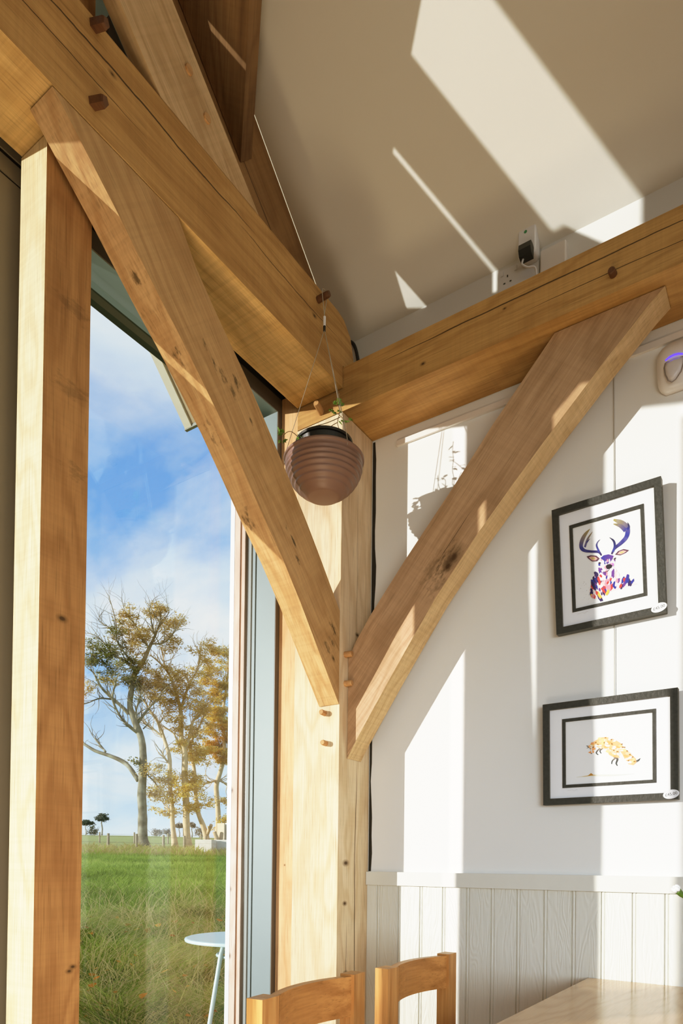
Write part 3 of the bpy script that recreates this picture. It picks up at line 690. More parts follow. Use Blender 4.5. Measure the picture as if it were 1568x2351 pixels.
def picture(label, w, h, bar, win_w, win_h, c, tilt, lean, painter):
    root = thing('framed_picture', label, 'picture', c, group=None, rot=(0, 0, 0))
    root.rotation_euler = (tilt, lean, 0)
    bm = bmesh.new()
    def ring(W, H, w_, h_, x0, x1, mi=0):
        o_ = [(-W / 2, -H / 2), (W / 2, -H / 2), (W / 2, H / 2), (-W / 2, H / 2)]
        i_ = [(-w_ / 2, -h_ / 2), (w_ / 2, -h_ / 2), (w_ / 2, h_ / 2), (-w_ / 2, h_ / 2)]
        for k in range(4):
            k2 = (k + 1) % 4
            prism_bm(bm, [(x0, *o_[k]), (x0, *o_[k2]), (x0, *i_[k2]), (x0, *i_[k])], (x1 - x0, 0, 0), mi)
    ring(w, h, w - 2 * bar, h - 2 * bar, -0.012, 0.016)
    obj('frame', bm, m_frame, root, bevel=0.0015)
    bm = bmesh.new(); ring(w - 2 * bar + 0.006, h - 2 * bar + 0.006, win_w + 0.018, win_h + 0.018, -0.002, 0.001)
    obj('mount', bm, m_mount, root)
    bm = bmesh.new(); ring(win_w + 0.020, win_h + 0.020, win_w, win_h, -0.0045, 0.003)
    obj('inner_frame', bm, m_frame, root)
    pr_ = obj('print', box(0.0005, 0.003, -win_w / 2 - 0.004, win_w / 2 + 0.004, -win_h / 2 - 0.004, win_h / 2 + 0.004), m_paper, root)
    painter(win_w, win_h).build(pr_)
    # pencilled title and signature under the window
    rng = random.Random(3)
    for nm_, y0, n in (('title_note', win_w / 2 - 0.005, 9), ('signature', -win_w / 2 + 0.06, 13)):
        pts_ = [(-0.0022, y0 - i * 0.0042, -win_h / 2 - 0.018 + rng.uniform(-.003, .003)) for i in range(n)]
        bm = bmesh.new(); tube(bm, pts_, 0.00022, 4); obj(nm_, bm, m_wire, root)
    obj('backing', box(0.004, 0.014, -w / 2 + 0.006, w / 2 - 0.006, -h / 2 + 0.006, h / 2 - 0.006), m_black, root)
    # oval price sticker over the lower right corner
    st_ = bpy.data.objects.new('price_sticker', None)
    bm = bmesh.new()
    n = 36
    prism_bm(bm, [(-0.0138, 0.0225 * math.cos(2 * PI * k / n), 0.0135 * math.sin(2 * PI * k / n)) for k in range(n)], (0.0006, 0, 0))
    s_ = obj('price_sticker', bm, m_mount, root, Matrix.Translation((0, -w / 2 + 0.019, -h / 2 + 0.016)) @ Matrix.Rotation(-math.radians(10), 4, 'X'))
    bpy.data.objects.remove(st_)
    cu = bpy.data.curves.new('price_text', 'FONT'); cu.body = '\u00a345.00'; cu.size = 0.0125; cu.align_x = 'CENTER'; cu.align_y = 'CENTER'
    tmp = bpy.data.objects.new('lettering_outline', cu); COL.objects.link(tmp); bpy.context.view_layer.update()
    me_ = bpy.data.meshes.new_from_object(tmp.evaluated_get(bpy.context.evaluated_depsgraph_get()))
    bpy.data.objects.remove(tmp); me_.materials.clear()
    t_ = link('lettering', me_, m_ink, s_)
    t_.matrix_local = Matrix.Translation((-0.0141, 0, 0)) @ Matrix(((0, 0, -1), (-1, 0, 0), (0, 1, 0))).to_4x4()
    return root
m_ink = plain('grey_ink', (0.12, 0.12, 0.13), 0.7)
picture('square black frame with a multicoloured watercolour stag, upper of the two pictures', 0.330, 0.409, 0.021, 0.205, 0.262, (0.186, -0.895, 2.098), -math.radians(1.9), -math.radians(2.5), paint_deer)
picture('wide black frame with a leaping orange watercolour fox, lower of the two pictures', 0.405, 0.333, 0.021, 0.262, 0.205, (0.190, -0.899, 1.495), -math.radians(0.3), -math.radians(1.5), paint_fox)

# ------------------------------------------------------------------ sockets, plug-in unit, blank plate, motion sensor
def rounded(bm, x0, x1, yc, zc, w, h, r, n=6, shrink=0.0):
    def loop(w, h, r):
        P = []
        for cx, cy, a0 in ((w / 2 - r, h / 2 - r, 0), (-w / 2 + r, h / 2 - r, PI / 2), (-w / 2 + r, -h / 2 + r, PI), (w / 2 - r, -h / 2 + r, 1.5 * PI)):
            for k in range(n + 1):
                a = a0 + PI / 2 * k / n; P.append((cx + r * math.cos(a), cy + r * math.sin(a)))
        return P
    A = loop(w, h, r); B = loop(w - 2 * shrink, h - 2 * shrink, max(r - shrink, 0.0005))
    a = [bm.verts.new((x1, yc + p[0], zc + p[1])) for p in A]
    m_ = [bm.verts.new((x0 + shrink, yc + p[0], zc + p[1])) for p in A]
    b = [bm.verts.new((x0, yc + p[0], zc + p[1])) for p in B]
    bm.faces.new(a)
    for P_, Q in ((a, m_), (m_, b)):
        for k in range(len(P_)):
            k2 = (k + 1) % len(P_); bm.faces.new((P_[k], P_[k2], Q[k2], Q[k]))
    bm.faces.new(list(reversed(b)))
    return bm
so_ = thing('double_socket', 'white double wall socket above the beam, its right half filled by a plug-in unit', 'socket', (0.215, -0.588, 3.175))
obj('faceplate', rounded(bmesh.new(), -0.010, -0.0003, 0, 0, 0.146, 0.086, 0.006, shrink=0.002), m_white, so_)
bm = bmesh.new()
for yo in (0.037,):
    for yy, zz, w_, h_ in ((yo, 0.012, 0.004, 0.008), (yo - 0.011, -0.010, 0.0065, 0.004), (yo + 0.011, -0.010, 0.0065, 0.004)):
        bx(bm, -0.0108, -0.0101, yy - w_ / 2, yy + w_ / 2, zz - h_ / 2, zz + h_ / 2)
obj('pin_holes', bm, m_dark, so_)
bm = bmesh.new(); bx(bm, -0.0125, -0.0101, 0.052, 0.061, 0.018, 0.034); obj('rocker_switch', bm, m_white, so_, bevel=0.001)
bm = bmesh.new(); bx(bm, -0.0125, -0.0101, 0.003, 0.012, 0.018, 0.034); obj('rocker_switch', bm, m_white, so_, bevel=0.001)
pu = thing('plug_in_unit', 'white upright plug-in unit in the socket with a green dot and black plug', 'adapter', (0.1995, -0.633, 3.247))
obj('body', rounded(bmesh.new(), -0.036, 0.0045, 0, 0, 0.062, 0.122, 0.014, shrink=0.004), m_white, pu, smooth=False, bevel=0.0)
m_green = plain('green_dot', (0.05, 0.30, 0.12), 0.4)
bm = bmesh.new(); tube(bm, [(-0.0358, 0.004, 0.024), (-0.0368, 0.004, 0.024)], 0.0052, 18); obj('green_mark', bm, m_green, pu)
bm = bmesh.new(); tube(bm, [(-0.0358, 0.004, 0.036), (-0.0366, 0.004, 0.036)], 0.0016, 10); obj('pilot_dot', bm, m_wire, pu)
bp_ = thing('black_plug', 'small black power plug pushed into the white plug-in unit', 'plug', (0.163, -0.637, 3.182))
bm = bmesh.new()
pp = [(0, -0.018), (0, 0.020), (-0.014, 0.026), (-0.030, 0.024), (-0.034, 0.004), (-0.026, -0.014)]
prism_bm(bm, [(x, -0.021, z) for x, z in pp], (0, 0.042, 0)); obj('plug_body', bm, m_black, bp_, bevel=0.004, seg=3)
bm = bmesh.new(); tube(bm, catmull([(-0.014, 0.010, -0.014), (-0.018, 0.012, -0.034), (-0.012, -0.004, -0.047), (-0.004, -0.024, -0.05), (0.006, -0.028, -0.065), (0.012, -0.03, -0.13)]), 0.0032, 8); obj('flex', bm, m_white, bp_)
bl = thing('blank_plate', 'square cream blanking plate on the wall just right of the plug-in unit', 'plate', (0.215, -0.712, 3.165))
obj('pattress', rounded(bmesh.new(), -0.013, -0.0003, 0, 0, 0.086, 0.086, 0.004, shrink=0.001), m_wplas, bl)
obj('cover', rounded(bmesh.new(), -0.021, -0.0131, 0, 0, 0.086, 0.086, 0.004, shrink=0.003), m_wplas, bl)

ms = thing('motion_sensor', 'rounded white motion sensor with a violet light bar on the wall beside the brace', 'sensor', (0.2147, -1.087, 2.648))
bm = bmesh.new()
n, rows = 32, 14
rings = []
for i in range(rows + 1):
    t = i / rows
    z = -0.072 + 0.148 * t
    wv = 0.054 * (1 - (abs(2 * t - 1) ** 5) * 0.45) * (0.93 + 0.10 * t)
    dp = 0.046 * (1 - abs(2 * t - 0.95) ** 3.2 * 0.5) * (0.82 + 0.2 * t)
    ring = []
    for k in range(n):
        a = PI * k / (n - 1)
        ca, sa = math.cos(a), math.sin(a)
        ring.append(bm.verts.new((-dp * sa ** 0.7 if sa > 0 else 0, wv * math.copysign(abs(ca) ** 0.75, ca), z)))
    rings.append(ring)
for a_, b_ in zip(rings, rings[1:]):
    for k in range(n - 1): bm.faces.new((a_[k], a_[k + 1], b_[k + 1], b_[k]))
    bm.faces.new((a_[-1], a_[0], b_[0], b_[-1]))
bm.faces.new(rings[0]); bm.faces.new(rings[-1])
obj('housing', bm, m_wplas, ms, smooth=True)
m_lens = plain('milky_lens', (0.70, 0.66, 0.66), 0.25, var=0.02)
bm = bmesh.new()
ol = [(-0.024, 0.004), (-0.027, -0.010), (-0.024, -0.030), (-0.016, -0.050), (-0.006, -0.058), (0.004, -0.054), (0.018, -0.036), (0.024, -0.014), (0.024, 0.004), (0.0, 0.009)]
def dome(bm, ol, x0, dx, sc_=1.0):
    cy = sum(p[0] for p in ol) / len(ol); cz = sum(p[1] for p in ol) / len(ol)
    R = []
    for s_, d_ in ((1.0, 0.0), (0.92, 0.6), (0.6, 0.95), (0.0, 1.0)):
        if s_ == 0: R.append([bm.verts.new((x0 - dx, -cy, cz))])
        else: R.append([bm.verts.new((x0 - dx * d_, -(cy + (p[0] - cy) * s_ * sc_), cz + (p[1] - cz) * s_ * sc_)) for p in ol])
    for a_, b_ in zip(R, R[1:]):
        for k in range(len(a_)):
            k2 = (k + 1) % len(a_)
            bm.faces.new((a_[k], a_[k2], b_[0])) if len(b_) == 1 else bm.faces.new((a_[k], a_[k2], b_[k2], b_[k]))
dome(bm, [(p[0], p[1]) for p in ol], -0.038, 0.012)
obj('lens', bm, m_lens, ms, smooth=True)
m_dim = plain('sensor_groove', (0.30, 0.25, 0.24), 0.5)
bm = bmesh.new(); tube(bm, [(-0.0405, -p[0] * 1.05, p[1] * 1.04) for p in ol + ol[:1]], 0.0016, 6); obj('lens_surround', bm, m_dim, ms)
m_vio, nt, b = new_mat('violet_light'); b.inputs['Base Color'].default_value = (0.1, 0.05, 0.9, 1); b.inputs['Emission Color'].default_value = (0.10, 0.05, 1.0, 1); b.inputs['Emission Strength'].default_value = 1.6
bm = bmesh.new(); tube(bm, [(-0.0405, 0.024, 0.0125), (-0.0445, 0.012, 0.0160), (-0.0455, 0.0, 0.0170), (-0.0445, -0.012, 0.0160), (-0.0405, -0.024, 0.0125)], 0.0023, 8); obj('light_bar', bm, m_vio, ms)

# black cable in the corner above the beams
bm = bmesh.new(); tube(bm, catmull([(0.204, 0.15, 3.2), (0.203, 0.125, 3.235), (0.200, 0.098, 3.225), (0.200, 0.078, 3.19), (0.201, 0.062, 3.11), (0.202, 0.052, 2.967)]), 0.0065, 10)
o = obj('cable', bm, m_black, smooth=True); tag(o, 'short black cable curving down the wall behind the tie beam end', 'cable', kind='thing')

# ------------------------------------------------------------------ hanging pot and ivy
PX, PY, PZ = -0.172, -0.042, 2.512          # rim centre
RT = Vector((0.56, -0.828, 0)); FW = Vector((0.828, 0.56, 0))
m_pot = plain('terracotta_plastic', (0.20, 0.112, 0.092), 0.42, var=0.05, spec=0.5)
pot = thing('hanging_pot', 'ribbed brown hanging plant pot with black liner, hung by wires from a peg', 'plant pot', (PX, PY, PZ))
prof = [(0.0, -0.132), (0.030, -0.1315), (0.050, -0.127)]
for i in range(45):
    t = i / 44
    z = -0.127 + 0.122 * t
    r = 0.052 + 0.081 * (1 - (1 - t) ** 2.3) ** 0.92
    amp = 0.0024 * min(1, t * 5) * (1 if t < 0.86 else 0.3)
    prof.append((r + amp * math.sin(t * 2 * PI * 8.2), z))
prof += [(0.135, -0.005), (0.1385, -0.003), (0.139, 0.002), (0.1365, 0.005), (0.132, 0.004), (0.128, -0.004), (0.118, -0.04), (0.09, -0.09), (0.0, -0.115)]
obj('bowl', lathe(bmesh.new(), prof, n=72), m_pot, pot, smooth=True)
bm = bmesh.new(); lathe(bm, [(0.0, -0.06), (0.076, -0.06), (0.093, 0.050), (0.0985, 0.052), (0.099, 0.060), (0.091, 0.060), (0.089, 0.042), (0.0, 0.040)], n=56)
obj('liner_pot', bm, m_black, pot, smooth=False)
jn = Vector((-0.004, 0.002, 0.455))
for a in (PI + 0.04, -0.95, 0.75):
    e = (RT * math.cos(a) + FW * math.sin(a)) * 0.136
    bm = bmesh.new(); tube(bm, [e + Vector((0, 0, -0.012)), e + Vector((0, 0, 0.006)), e * 0.96 + Vector((0, 0, 0.03)), jn], 0.0011, 6); obj('suspension_wire', bm, m_wire, pot)
bm = bmesh.new(); tube(bm, [jn + Vector((0, 0, -0.005)), jn + Vector((0, 0, 0.012))], 0.0045, 12); obj('ferrule', bm, m_black, pot)
bm = bmesh.new(); tube(bm, [jn + Vector((0, 0, 0.012)), jn + Vector((0, 0, 0.045))], 0.0048, 12); obj('sleeve', bm, m_white, pot)
tp = Vector((0.008, 0.012, 0.594))
bm = bmesh.new(); tube(bm, [jn + Vector((0, 0, 0.045)), tp + Vector((-0.0145, 0, -0.002)), tp + Vector((-0.010, 0, 0.010)), tp + Vector((0, 0, 0.0145)), tp + Vector((0.010, 0, 0.010)), tp + Vector((0.0145, 0, -0.002)), jn + Vector((0.002, 0.004, 0.045))], 0.0013, 6); obj('hanging_loop', bm, m_wire, pot)
peg(tie, (-0.162, 0, 3.099), (0.05, -1, 0.05), 0.048, 0.0115, m_pegd)
peg(plate, (0, 0.097, 2.828), (-1, -0.2, 0.1), 0.050, 0.0125)

m_leaf, nt, b = new_mat('ivy_leaf')
oi = N(nt, 'ShaderNodeTexCoord'); nz = N(nt, 'ShaderNodeTexNoise'); nz.inputs['Scale'].default_value = 30; L(nt, oi.outputs['Object'], nz.inputs['Vector'])
L(nt, mixc(nt, nz.outputs[0], (0.05, 0.13, 0.015), (0.20, 0.36, 0.05)), b.inputs['Base Color']); b.inputs['Roughness'].default_value = 0.45
m_stem = plain('ivy_stem', (0.16, 0.10, 0.05), 0.6)
ivy = thing('ivy_plant', 'straggly green ivy growing out of the hanging pot', 'plant', (PX, PY, PZ + 0.045))
def ip(r, z, f=0.0): return RT * r + FW * f + Vector((0, 0, z))
stems = [[(-0.005, 0.0, 0.0), (-0.008, 0.03, 0), (0.0, 0.05, 0.02)], [(0.0, 0.0, 0.02), (-0.008, 0.055, 0.03), (-0.014, 0.085, 0.03)],
         [(-0.09, 0.0, -0.05), (-0.05, 0.035, -0.05), (0.01, 0.055, -0.05), (0.055, 0.075, -0.05)],
         [(0.05, -0.0, 0.0), (0.062, 0.04, 0.0), (0.045, 0.085, 0), (0.052, 0.125, 0), (0.045, 0.16, 0), (0.05, 0.19, 0)],
         [(0.045, 0.12, 0), (0.07, 0.085, -0.02), (0.078, 0.075, -0.02)], [(0.03, 0.0, 0.02), (0.035, 0.05, 0.02), (0.02, 0.06, 0.02)],
         [(-0.07, 0.0, -0.03), (-0.11, 0.03, -0.04), (-0.138, 0.03, -0.02), (-0.142, 0.005, -0.01)], [(0.03, 0.01, -0.03), (0.02, 0.05, -0.03), (0.045, 0.07, -0.03)], [(0.04, 0.0, -0.02), (0.048, 0.03, 0), (0.05, 0.05, 0)]]
bm = bmesh.new()
for s in stems: tube(bm, catmull([ip(r, z, f) for r, z, f in s], 4), 0.0013, 5)
obj('stems', bm, m_stem, ivy)
rng = random.Random(4)
bm = bmesh.new()
def leaf(bm, p, size, d=None):
    d = d or Vector((rng.uniform(-1, 1), rng.uniform(-1, 1), rng.uniform(-1, 0.6))).normalized()
    s = d.cross(Vector((rng.uniform(-.4, .4), rng.uniform(-.4, .4), 1))).normalized(); nrm = s.cross(d)
    sh = [(0, 0, 0), (0.15, 0.42, 0.05), (0.38, 0.30, 0.08), (0.55, 0.52, -0.02), (0.68, 0.22, 0.06), (1.05, 0, -0.08)]
    L_ = [bm.verts.new(p + (d * a + s * b_ + nrm * c_) * size) for a, b_, c_ in sh]
    R_ = [bm.verts.new(p + (d * a - s * b_ + nrm * c_) * size) for a, b_, c_ in sh[1:-1]]
    mid = bm.verts.new(p + (d * 0.5 - nrm * 0.06) * size)
    ringv = L_ + list(reversed(R_))
    for k in range(len(ringv)): bm.faces.new((ringv[k], ringv[(k + 1) % len(ringv)], mid))
for r, z, f in [(0.045, 0.155, 0), (0.05, 0.175, 0), (0.035, 0.15, 0), (0.060, 0.145, 0), (0.03, 0.125, 0), (0.042, 0.118, 0), (0.058, 0.128, 0), (0.05, 0.09, 0), (0.056, 0.095, 0), (0.078, 0.083, -.02), (0.082, 0.09, -.02), (-0.014, 0.075, .03), (-0.02, 0.065, .03), (-0.028, 0.04, 0), (-0.022, 0.03, 0), (0.018, 0.068, .02),
                (0.008, 0.07, .02), (0.045, 0.03, 0), (0.055, 0.022, 0), (0.04, 0.02, 0), (0.062, 0.018, -.02), (-0.088, 0.012, -.05), (-0.092, 0.004, -.05), (-0.135, 0.038, -.03), (-0.150, 0.028, -.02), (-0.148, 0.012, -.02), (-0.14, 0.005, -.02), (0.027, 0.02, 0), (0.052, 0.055, 0)]:
    leaf(bm, ip(r, z, f), rng.uniform(0.015, 0.023))
for _ in range(34):
    a_ = rng.uniform(0.15, PI - 0.15); rr_ = rng.uniform(0.06, 0.125)
    leaf(bm, ip(math.cos(a_) * rr_, rng.uniform(-0.035, 0.02), math.sin(a_) * rr_), rng.uniform(0.016, 0.028))
leaf(bm, ip(-0.150, 0.030, -0.02), 0.032, Vector((0, 0.3, 1)))
obj('foliage', bm, m_leaf, ivy)

# ------------------------------------------------------------------ dining table, chairs, flower
m_tab = oak('oiled_table_top', (0.50, 0.30, 0.16), (0.66, 0.45, 0.27), 'X', seed=21, rough=0.16, saw=0, fib=0.5, ring=0.5)
m_tab.node_tree.nodes['Principled BSDF'].inputs['Specular IOR Level'].default_value = 0.55
for n_ in m_tab.node_tree.nodes:
    if n_.bl_idname == 'ShaderNodeBump': n_.inputs['Strength'].default_value = 0.03
m_chair = oak('honey_oak_chair', (0.31, 0.125, 0.04), (0.58, 0.29, 0.105), 'X', seed=22, rough=0.35, saw=0, ring=0.9)
m_chairp = oak('honey_oak_post', (0.41, 0.18, 0.06), (0.66, 0.37, 0.15), 'Z', seed=23, rough=0.35, saw=0, ring=0.7)
tb = thing('dining_table', 'light oak dining table against the panelled wall, its glossy top catching window light', 'table', (-0.55, -1.222, 0))
obj('tabletop', box(-0.75, 0.752, -0.38, 0.38, 0.738, 0.770), m_tab, tb, bevel=0.003)
for sx in (-0.69, 0.69):
    for sy in (-0.32, 0.32): obj('leg', box(sx - 0.035, sx + 0.035, sy - 0.035, sy + 0.035, 0, 0.737), m_chairp, tb, bevel=0.003)
for x0, x1, y0, y1 in ((-0.65, 0.65, -0.33, -0.31), (-0.65, 0.65, 0.31, 0.33), (-0.70, -0.68, -0.28, 0.28), (0.68, 0.70, -0.28, 0.28)):
    obj('apron', box(x0, x1, y0, y1, 0.64, 0.737), m_chair, tb, bevel=0.002)
def make_chair(label, loc, rz):
    t = thing('dining_chair', label, 'chair', loc, 'dining chairs', (0, 0, rz))
    for sx in (-1, 1):
        px = sx * 0.182
        bm = bmesh.new()
        for (z0, z1, y0, y1) in ((0.0, 0.45, 0.012, 0.0), (0.45, 0.862, 0.0, 0.0)):
            pass
        prism_bm(bm, [(px - 0.027, -0.019 + 0.03, 0), (px - 0.027, 0.019 + 0.03, 0), (px - 0.027, 0.019, 0.45), (px - 0.027, 0.019, 0.862), (px - 0.027, -0.019, 0.862), (px - 0.027, -0.019, 0.45)], (0.054, 0, 0))
        obj('back_post', bm, m_chairp, t, bevel=0.003)
        obj('front_leg', box(px - 0.022, px + 0.022, -0.40, -0.356, 0, 0.43), m_chairp, t, bevel=0.003)
        obj('side_rail', box(px - 0.011, px + 0.011, -0.355, -0.020, 0.36, 0.425), m_chair, t, bevel=0.002)
    # curved top rail, bowed towards the back
    def rail(z0, z1, nm, bow=0.034):
        bm = bmesh.new(); n = 14; F = []; B = []
        for i in range(n + 1):
            u = -1 + 2 * i / n
            x = u * 0.156; yb = bow * (1 - u * u) - 0.012
            F.append((x, yb)); B.append((x, yb + 0.020))
        prism_bm(bm, [(x, y, z0) for x, y in F + list(reversed(B))], (0, 0, z1 - z0))
        return obj(nm, bm, m_chair, t, bevel=0.0025)
    rail(0.762, 0.857, 'top_rail'); rail(0.56, 0.625, 'lower_rail')
    bm = bmesh.new(); prism_bm(bm, [(-0.205, -0.42, 0.431), (0.205, -0.42, 0.431), (0.19, -0.022, 0.431), (-0.19, -0.022, 0.431)], (0, 0, 0.022)); obj('seat', bm, m_chair, t, bevel=0.005)
    obj('front_rail', box(-0.158, 0.158, -0.388, -0.366, 0.36, 0.425), m_chair, t, bevel=0.002)
    obj('stretcher', box(-0.155, 0.155, -0.20, -0.18, 0.17, 0.20), m_chair, t, bevel=0.002)
    for sx in (-1, 1): obj('stretcher', box(sx * 0.182 - 0.01, sx * 0.182 + 0.01, -0.355, -0.002, 0.17, 0.20), m_chair, t, bevel=0.002)
    return t
make_chair('honey oak chair nearer the window frame, its back hiding the foot of the corner post', (-0.857, -0.524, 0), math.radians(4.3))
make_chair('honey oak chair in front of the pale wall panelling, next to the table', (-0.366, -0.529, 0), math.radians(0.8))

m_petal = plain('white_petal', (0.86, 0.85, 0.84), 0.6, var=0.02)
m_calyx = plain('green_calyx', (0.07, 0.15, 0.02), 0.5, var=0.4, scale=120)
vs = thing('bud_vase', 'small clear glass bud vase on the oak table holding the white flower', 'vase', (-0.30, -1.315, 0.7705))
lv = lathe(bmesh.new(), [(0.0, 0.0), (0.026, 0.0), (0.030, 0.01), (0.030, 0.09), (0.014, 0.13), (0.013, 0.165), (0.016, 0.17), (0.0105, 0.165), (0.0115, 0.13), (0.027, 0.09), (0.027, 0.012), (0.0, 0.01)], n=32)
obj('body', lv, m_glass, vs, smooth=True)
fl = thing('carnation_bud', 'white flower bud with green calyx leaning in at the right edge, above the table', 'flower', (-0.30, -1.315, 0.782))
hd = Vector((-0.0835, 0.1345, 0.290))
ax_ = Vector((-0.45, 0.6, 0.66)).normalized()
bm = bmesh.new(); tube(bm, catmull([(0, 0, 0), (0.004, -0.004, 0.15), (-0.025, 0.035, 0.21), tuple(hd - ax_ * 0.022)], 6), 0.0017, 7); obj('stem', bm, m_calyx, fl, smooth=True)
R3 = ax_.to_track_quat('Z', 'X').to_matrix().to_4x4()
bm = bmesh.new(); lathe(bm, [(0.0, -0.024), (0.0035, -0.022), (0.0062, -0.012), (0.0068, -0.003), (0.0075, 0.0), (0.0, 0.001)], n=14); obj('calyx', bm, m_calyx, fl, Matrix.Translation(hd) @ R3, smooth=True)
bm = bmesh.new()
for k in range(7):
    a = k * 2.4; r0 = 0.0035 + 0.0012 * (k % 3)
    for s in range(1):
        base = Vector((math.cos(a) * r0, math.sin(a) * r0, 0.001))
        bmesh.ops.create_uvsphere(bm, u_segments=10, v_segments=7, radius=0.0062, matrix=Matrix.Translation(base + Vector((0, 0, 0.006 + 0.001 * (k % 2)))) @ Matrix.Diagonal((0.85, 0.85, 1.15, 1)))
obj('petals', bm, m_petal, fl, Matrix.Translation(hd) @ R3, smooth=True)

# ------------------------------------------------------------------ outdoors
C0 = Vector((-2.063, -1.412)); UD = Vector((math.cos(math.radians(50)), math.sin(math.radians(50)))); VD = Vector((UD.y, -UD.x))
TP = [(-40, -0.06), (3.35, -0.06), (3.8, 0.06), (4.2, 0.19), (5.5, 0.52), (8, 0.74), (15, 1.02), (29, 1.47), (31, 1.62), (33, 1.78), (60, 3.0), (100, 4.9), (190, 8.15), (205, 8.5), (225, 8.4), (320, 6.5)]
def tz(u, v=0):
    if u <= TP[0][0]: return TP[0][1]
    for (a, za), (b_, zb) in zip(TP, TP[1:]):
        if u <= b_:
            t = (u - a) / (b_ - a); z = za + (zb - za) * t; break
    else: z = TP[-1][1]
    if u > 4.0:
        k = min(1, (u - 4) / 2)
        z += k * 0.05 * noise.noise(Vector((u * 0.8, v * 0.8, 0))) + k * min(1, u / 40) * 0.25 * noise.noise(Vector((u * 0.05, v * 0.05, 3)))
    return z
def w2(u, v): return C0 + UD * u + VD * v
us = [2.0 + 0.25 * i for i in range(40)] + [12 + 1.0 * i for i in range(22)] + [34 + 6 * i for i in range(30)] + [220 + 20 * i for i in range(6)]
us = [-30, -12, -3] + us
vsn = [-1.0 + 0.04 * i for i in range(51)]
def grid():
    verts, faces = [], []
    m_ = len(vsn)
    for u in us:
        wd = 12 + 0.9 * max(u, 0)
        for s in vsn:
            v = s * abs(s) ** 0.5 * wd
            p = w2(u, v); verts.append((p.x, p.y, tz(u, v)))
    for i in range(len(us) - 1):
        for j in range(m_ - 1):
            a = i * m_ + j
            faces.append((a, a + 1, a + m_ + 1, a + m_))
    # keep the terrain clear of the building floor
    F2 = []
    for f in faces:
        c = sum((Vector(verts[k]) for k in f), Vector()) / 4
        if -6.4 < c.x < 0.35 and -6.8 < c.y < 0.75: pass
        F2.append(f)
    return verts, F2
m_gr, nt, b = new_mat('grass_ground')
geo = N(nt, 'ShaderNodeNewGeometry')
n1 = N(nt, 'ShaderNodeTexNoise'); n1.inputs['Scale'].default_value = 0.9; n1.inputs['Detail'].default_value = 8; L(nt, geo.outputs['Position'], n1.inputs['Vector'])
n2 = N(nt, 'ShaderNodeTexNoise'); n2.inputs['Scale'].default_value = 40; n2.inputs['Detail'].default_value = 4; L(nt, geo.outputs['Position'], n2.inputs['Vector'])
c1 = ramp(nt, n1.outputs[0], [(0.35, (0.16, 0.30, 0.05)), (0.55, (0.24, 0.38, 0.07)), (0.75, (0.36, 0.44, 0.13))])
c1 = mixc(nt, 0.35, c1, ramp(nt, n2.outputs[0], [(0.3, 0.5), (0.6, 1.0)]), 'MULTIPLY')
dd = N(nt, 'ShaderNodeVectorMath', operation='DOT_PRODUCT'); L(nt, geo.outputs['Position'], dd.inputs[0]); dd.inputs[1].default_value = (UD.x, UD.y, 0)
uu = math_n(nt, 'SUBTRACT', dd.outputs['Value'], C0.dot(UD))
uw = math_n(nt, 'ADD', uu, math_n(nt, 'MULTIPLY', math_n(nt, 'SUBTRACT', n1.outputs[0], 0.5), 2.0))
far = ramp(nt, math_n(nt, 'DIVIDE', uw, 240.0), [(0.13, 0.0), (0.16, 1.0)])
c2 = mixc(nt, n1.outputs[0], (0.36, 0.42, 0.16), (0.62, 0.60, 0.30))
c1 = mixc(nt, far, c1, c2)
mid = math_n(nt, 'MULTIPLY', ramp(nt, math_n(nt, 'DIVIDE', uw, 60.0), [(0.485, 0.0), (0.505, 1.0)]), ramp(nt, math_n(nt, 'DIVIDE', uw, 60.0), [(0.535, 1.0), (0.56, 0.0)]))
c1 = mixc(nt, math_n(nt, 'MULTIPLY', mid, 0.7), c1, (0.55, 0.40, 0.20))
bank = ramp(nt, math_n(nt, 'DIVIDE', uw, 10.0), [(0.47, 1.0), (0.60, 0.0)])
c1 = mixc(nt, bank, c1, mixc(nt, n2.outputs[0], (0.13, 0.16, 0.04), (0.30, 0.22, 0.09)))
grv = ramp(nt, math_n(nt, 'DIVIDE', uw, 10.0), [(0.375, 1.0), (0.395, 0.0)])
v1 = N(nt, 'ShaderNodeTexVoronoi'); v1.inputs['Scale'].default_value = 45; L(nt, geo.outputs['Position'], v1.inputs['Vector'])
c1 = mixc(nt, grv, c1, mixc(nt, v1.outputs['Color'], (0.09, 0.085, 0.08), (0.22, 0.20, 0.18)))
L(nt, c1, b.inputs['Base Color']); b.inputs['Roughness'].default_value = 0.95; b.inputs['Specular IOR Level'].default_value = 0.1
bpn = N(nt, 'ShaderNodeBump'); bpn.inputs['Strength'].default_value = 1.0; bpn.inputs['Distance'].default_value = 0.05; L(nt, n2.outputs[0], bpn.inputs['Height']); L(nt, bpn.outputs[0], b.inputs['Normal'])
gv, gf = grid()
g = raw('ground', gv, gf, m_gr, smooth=True); g['kind'] = 'structure'

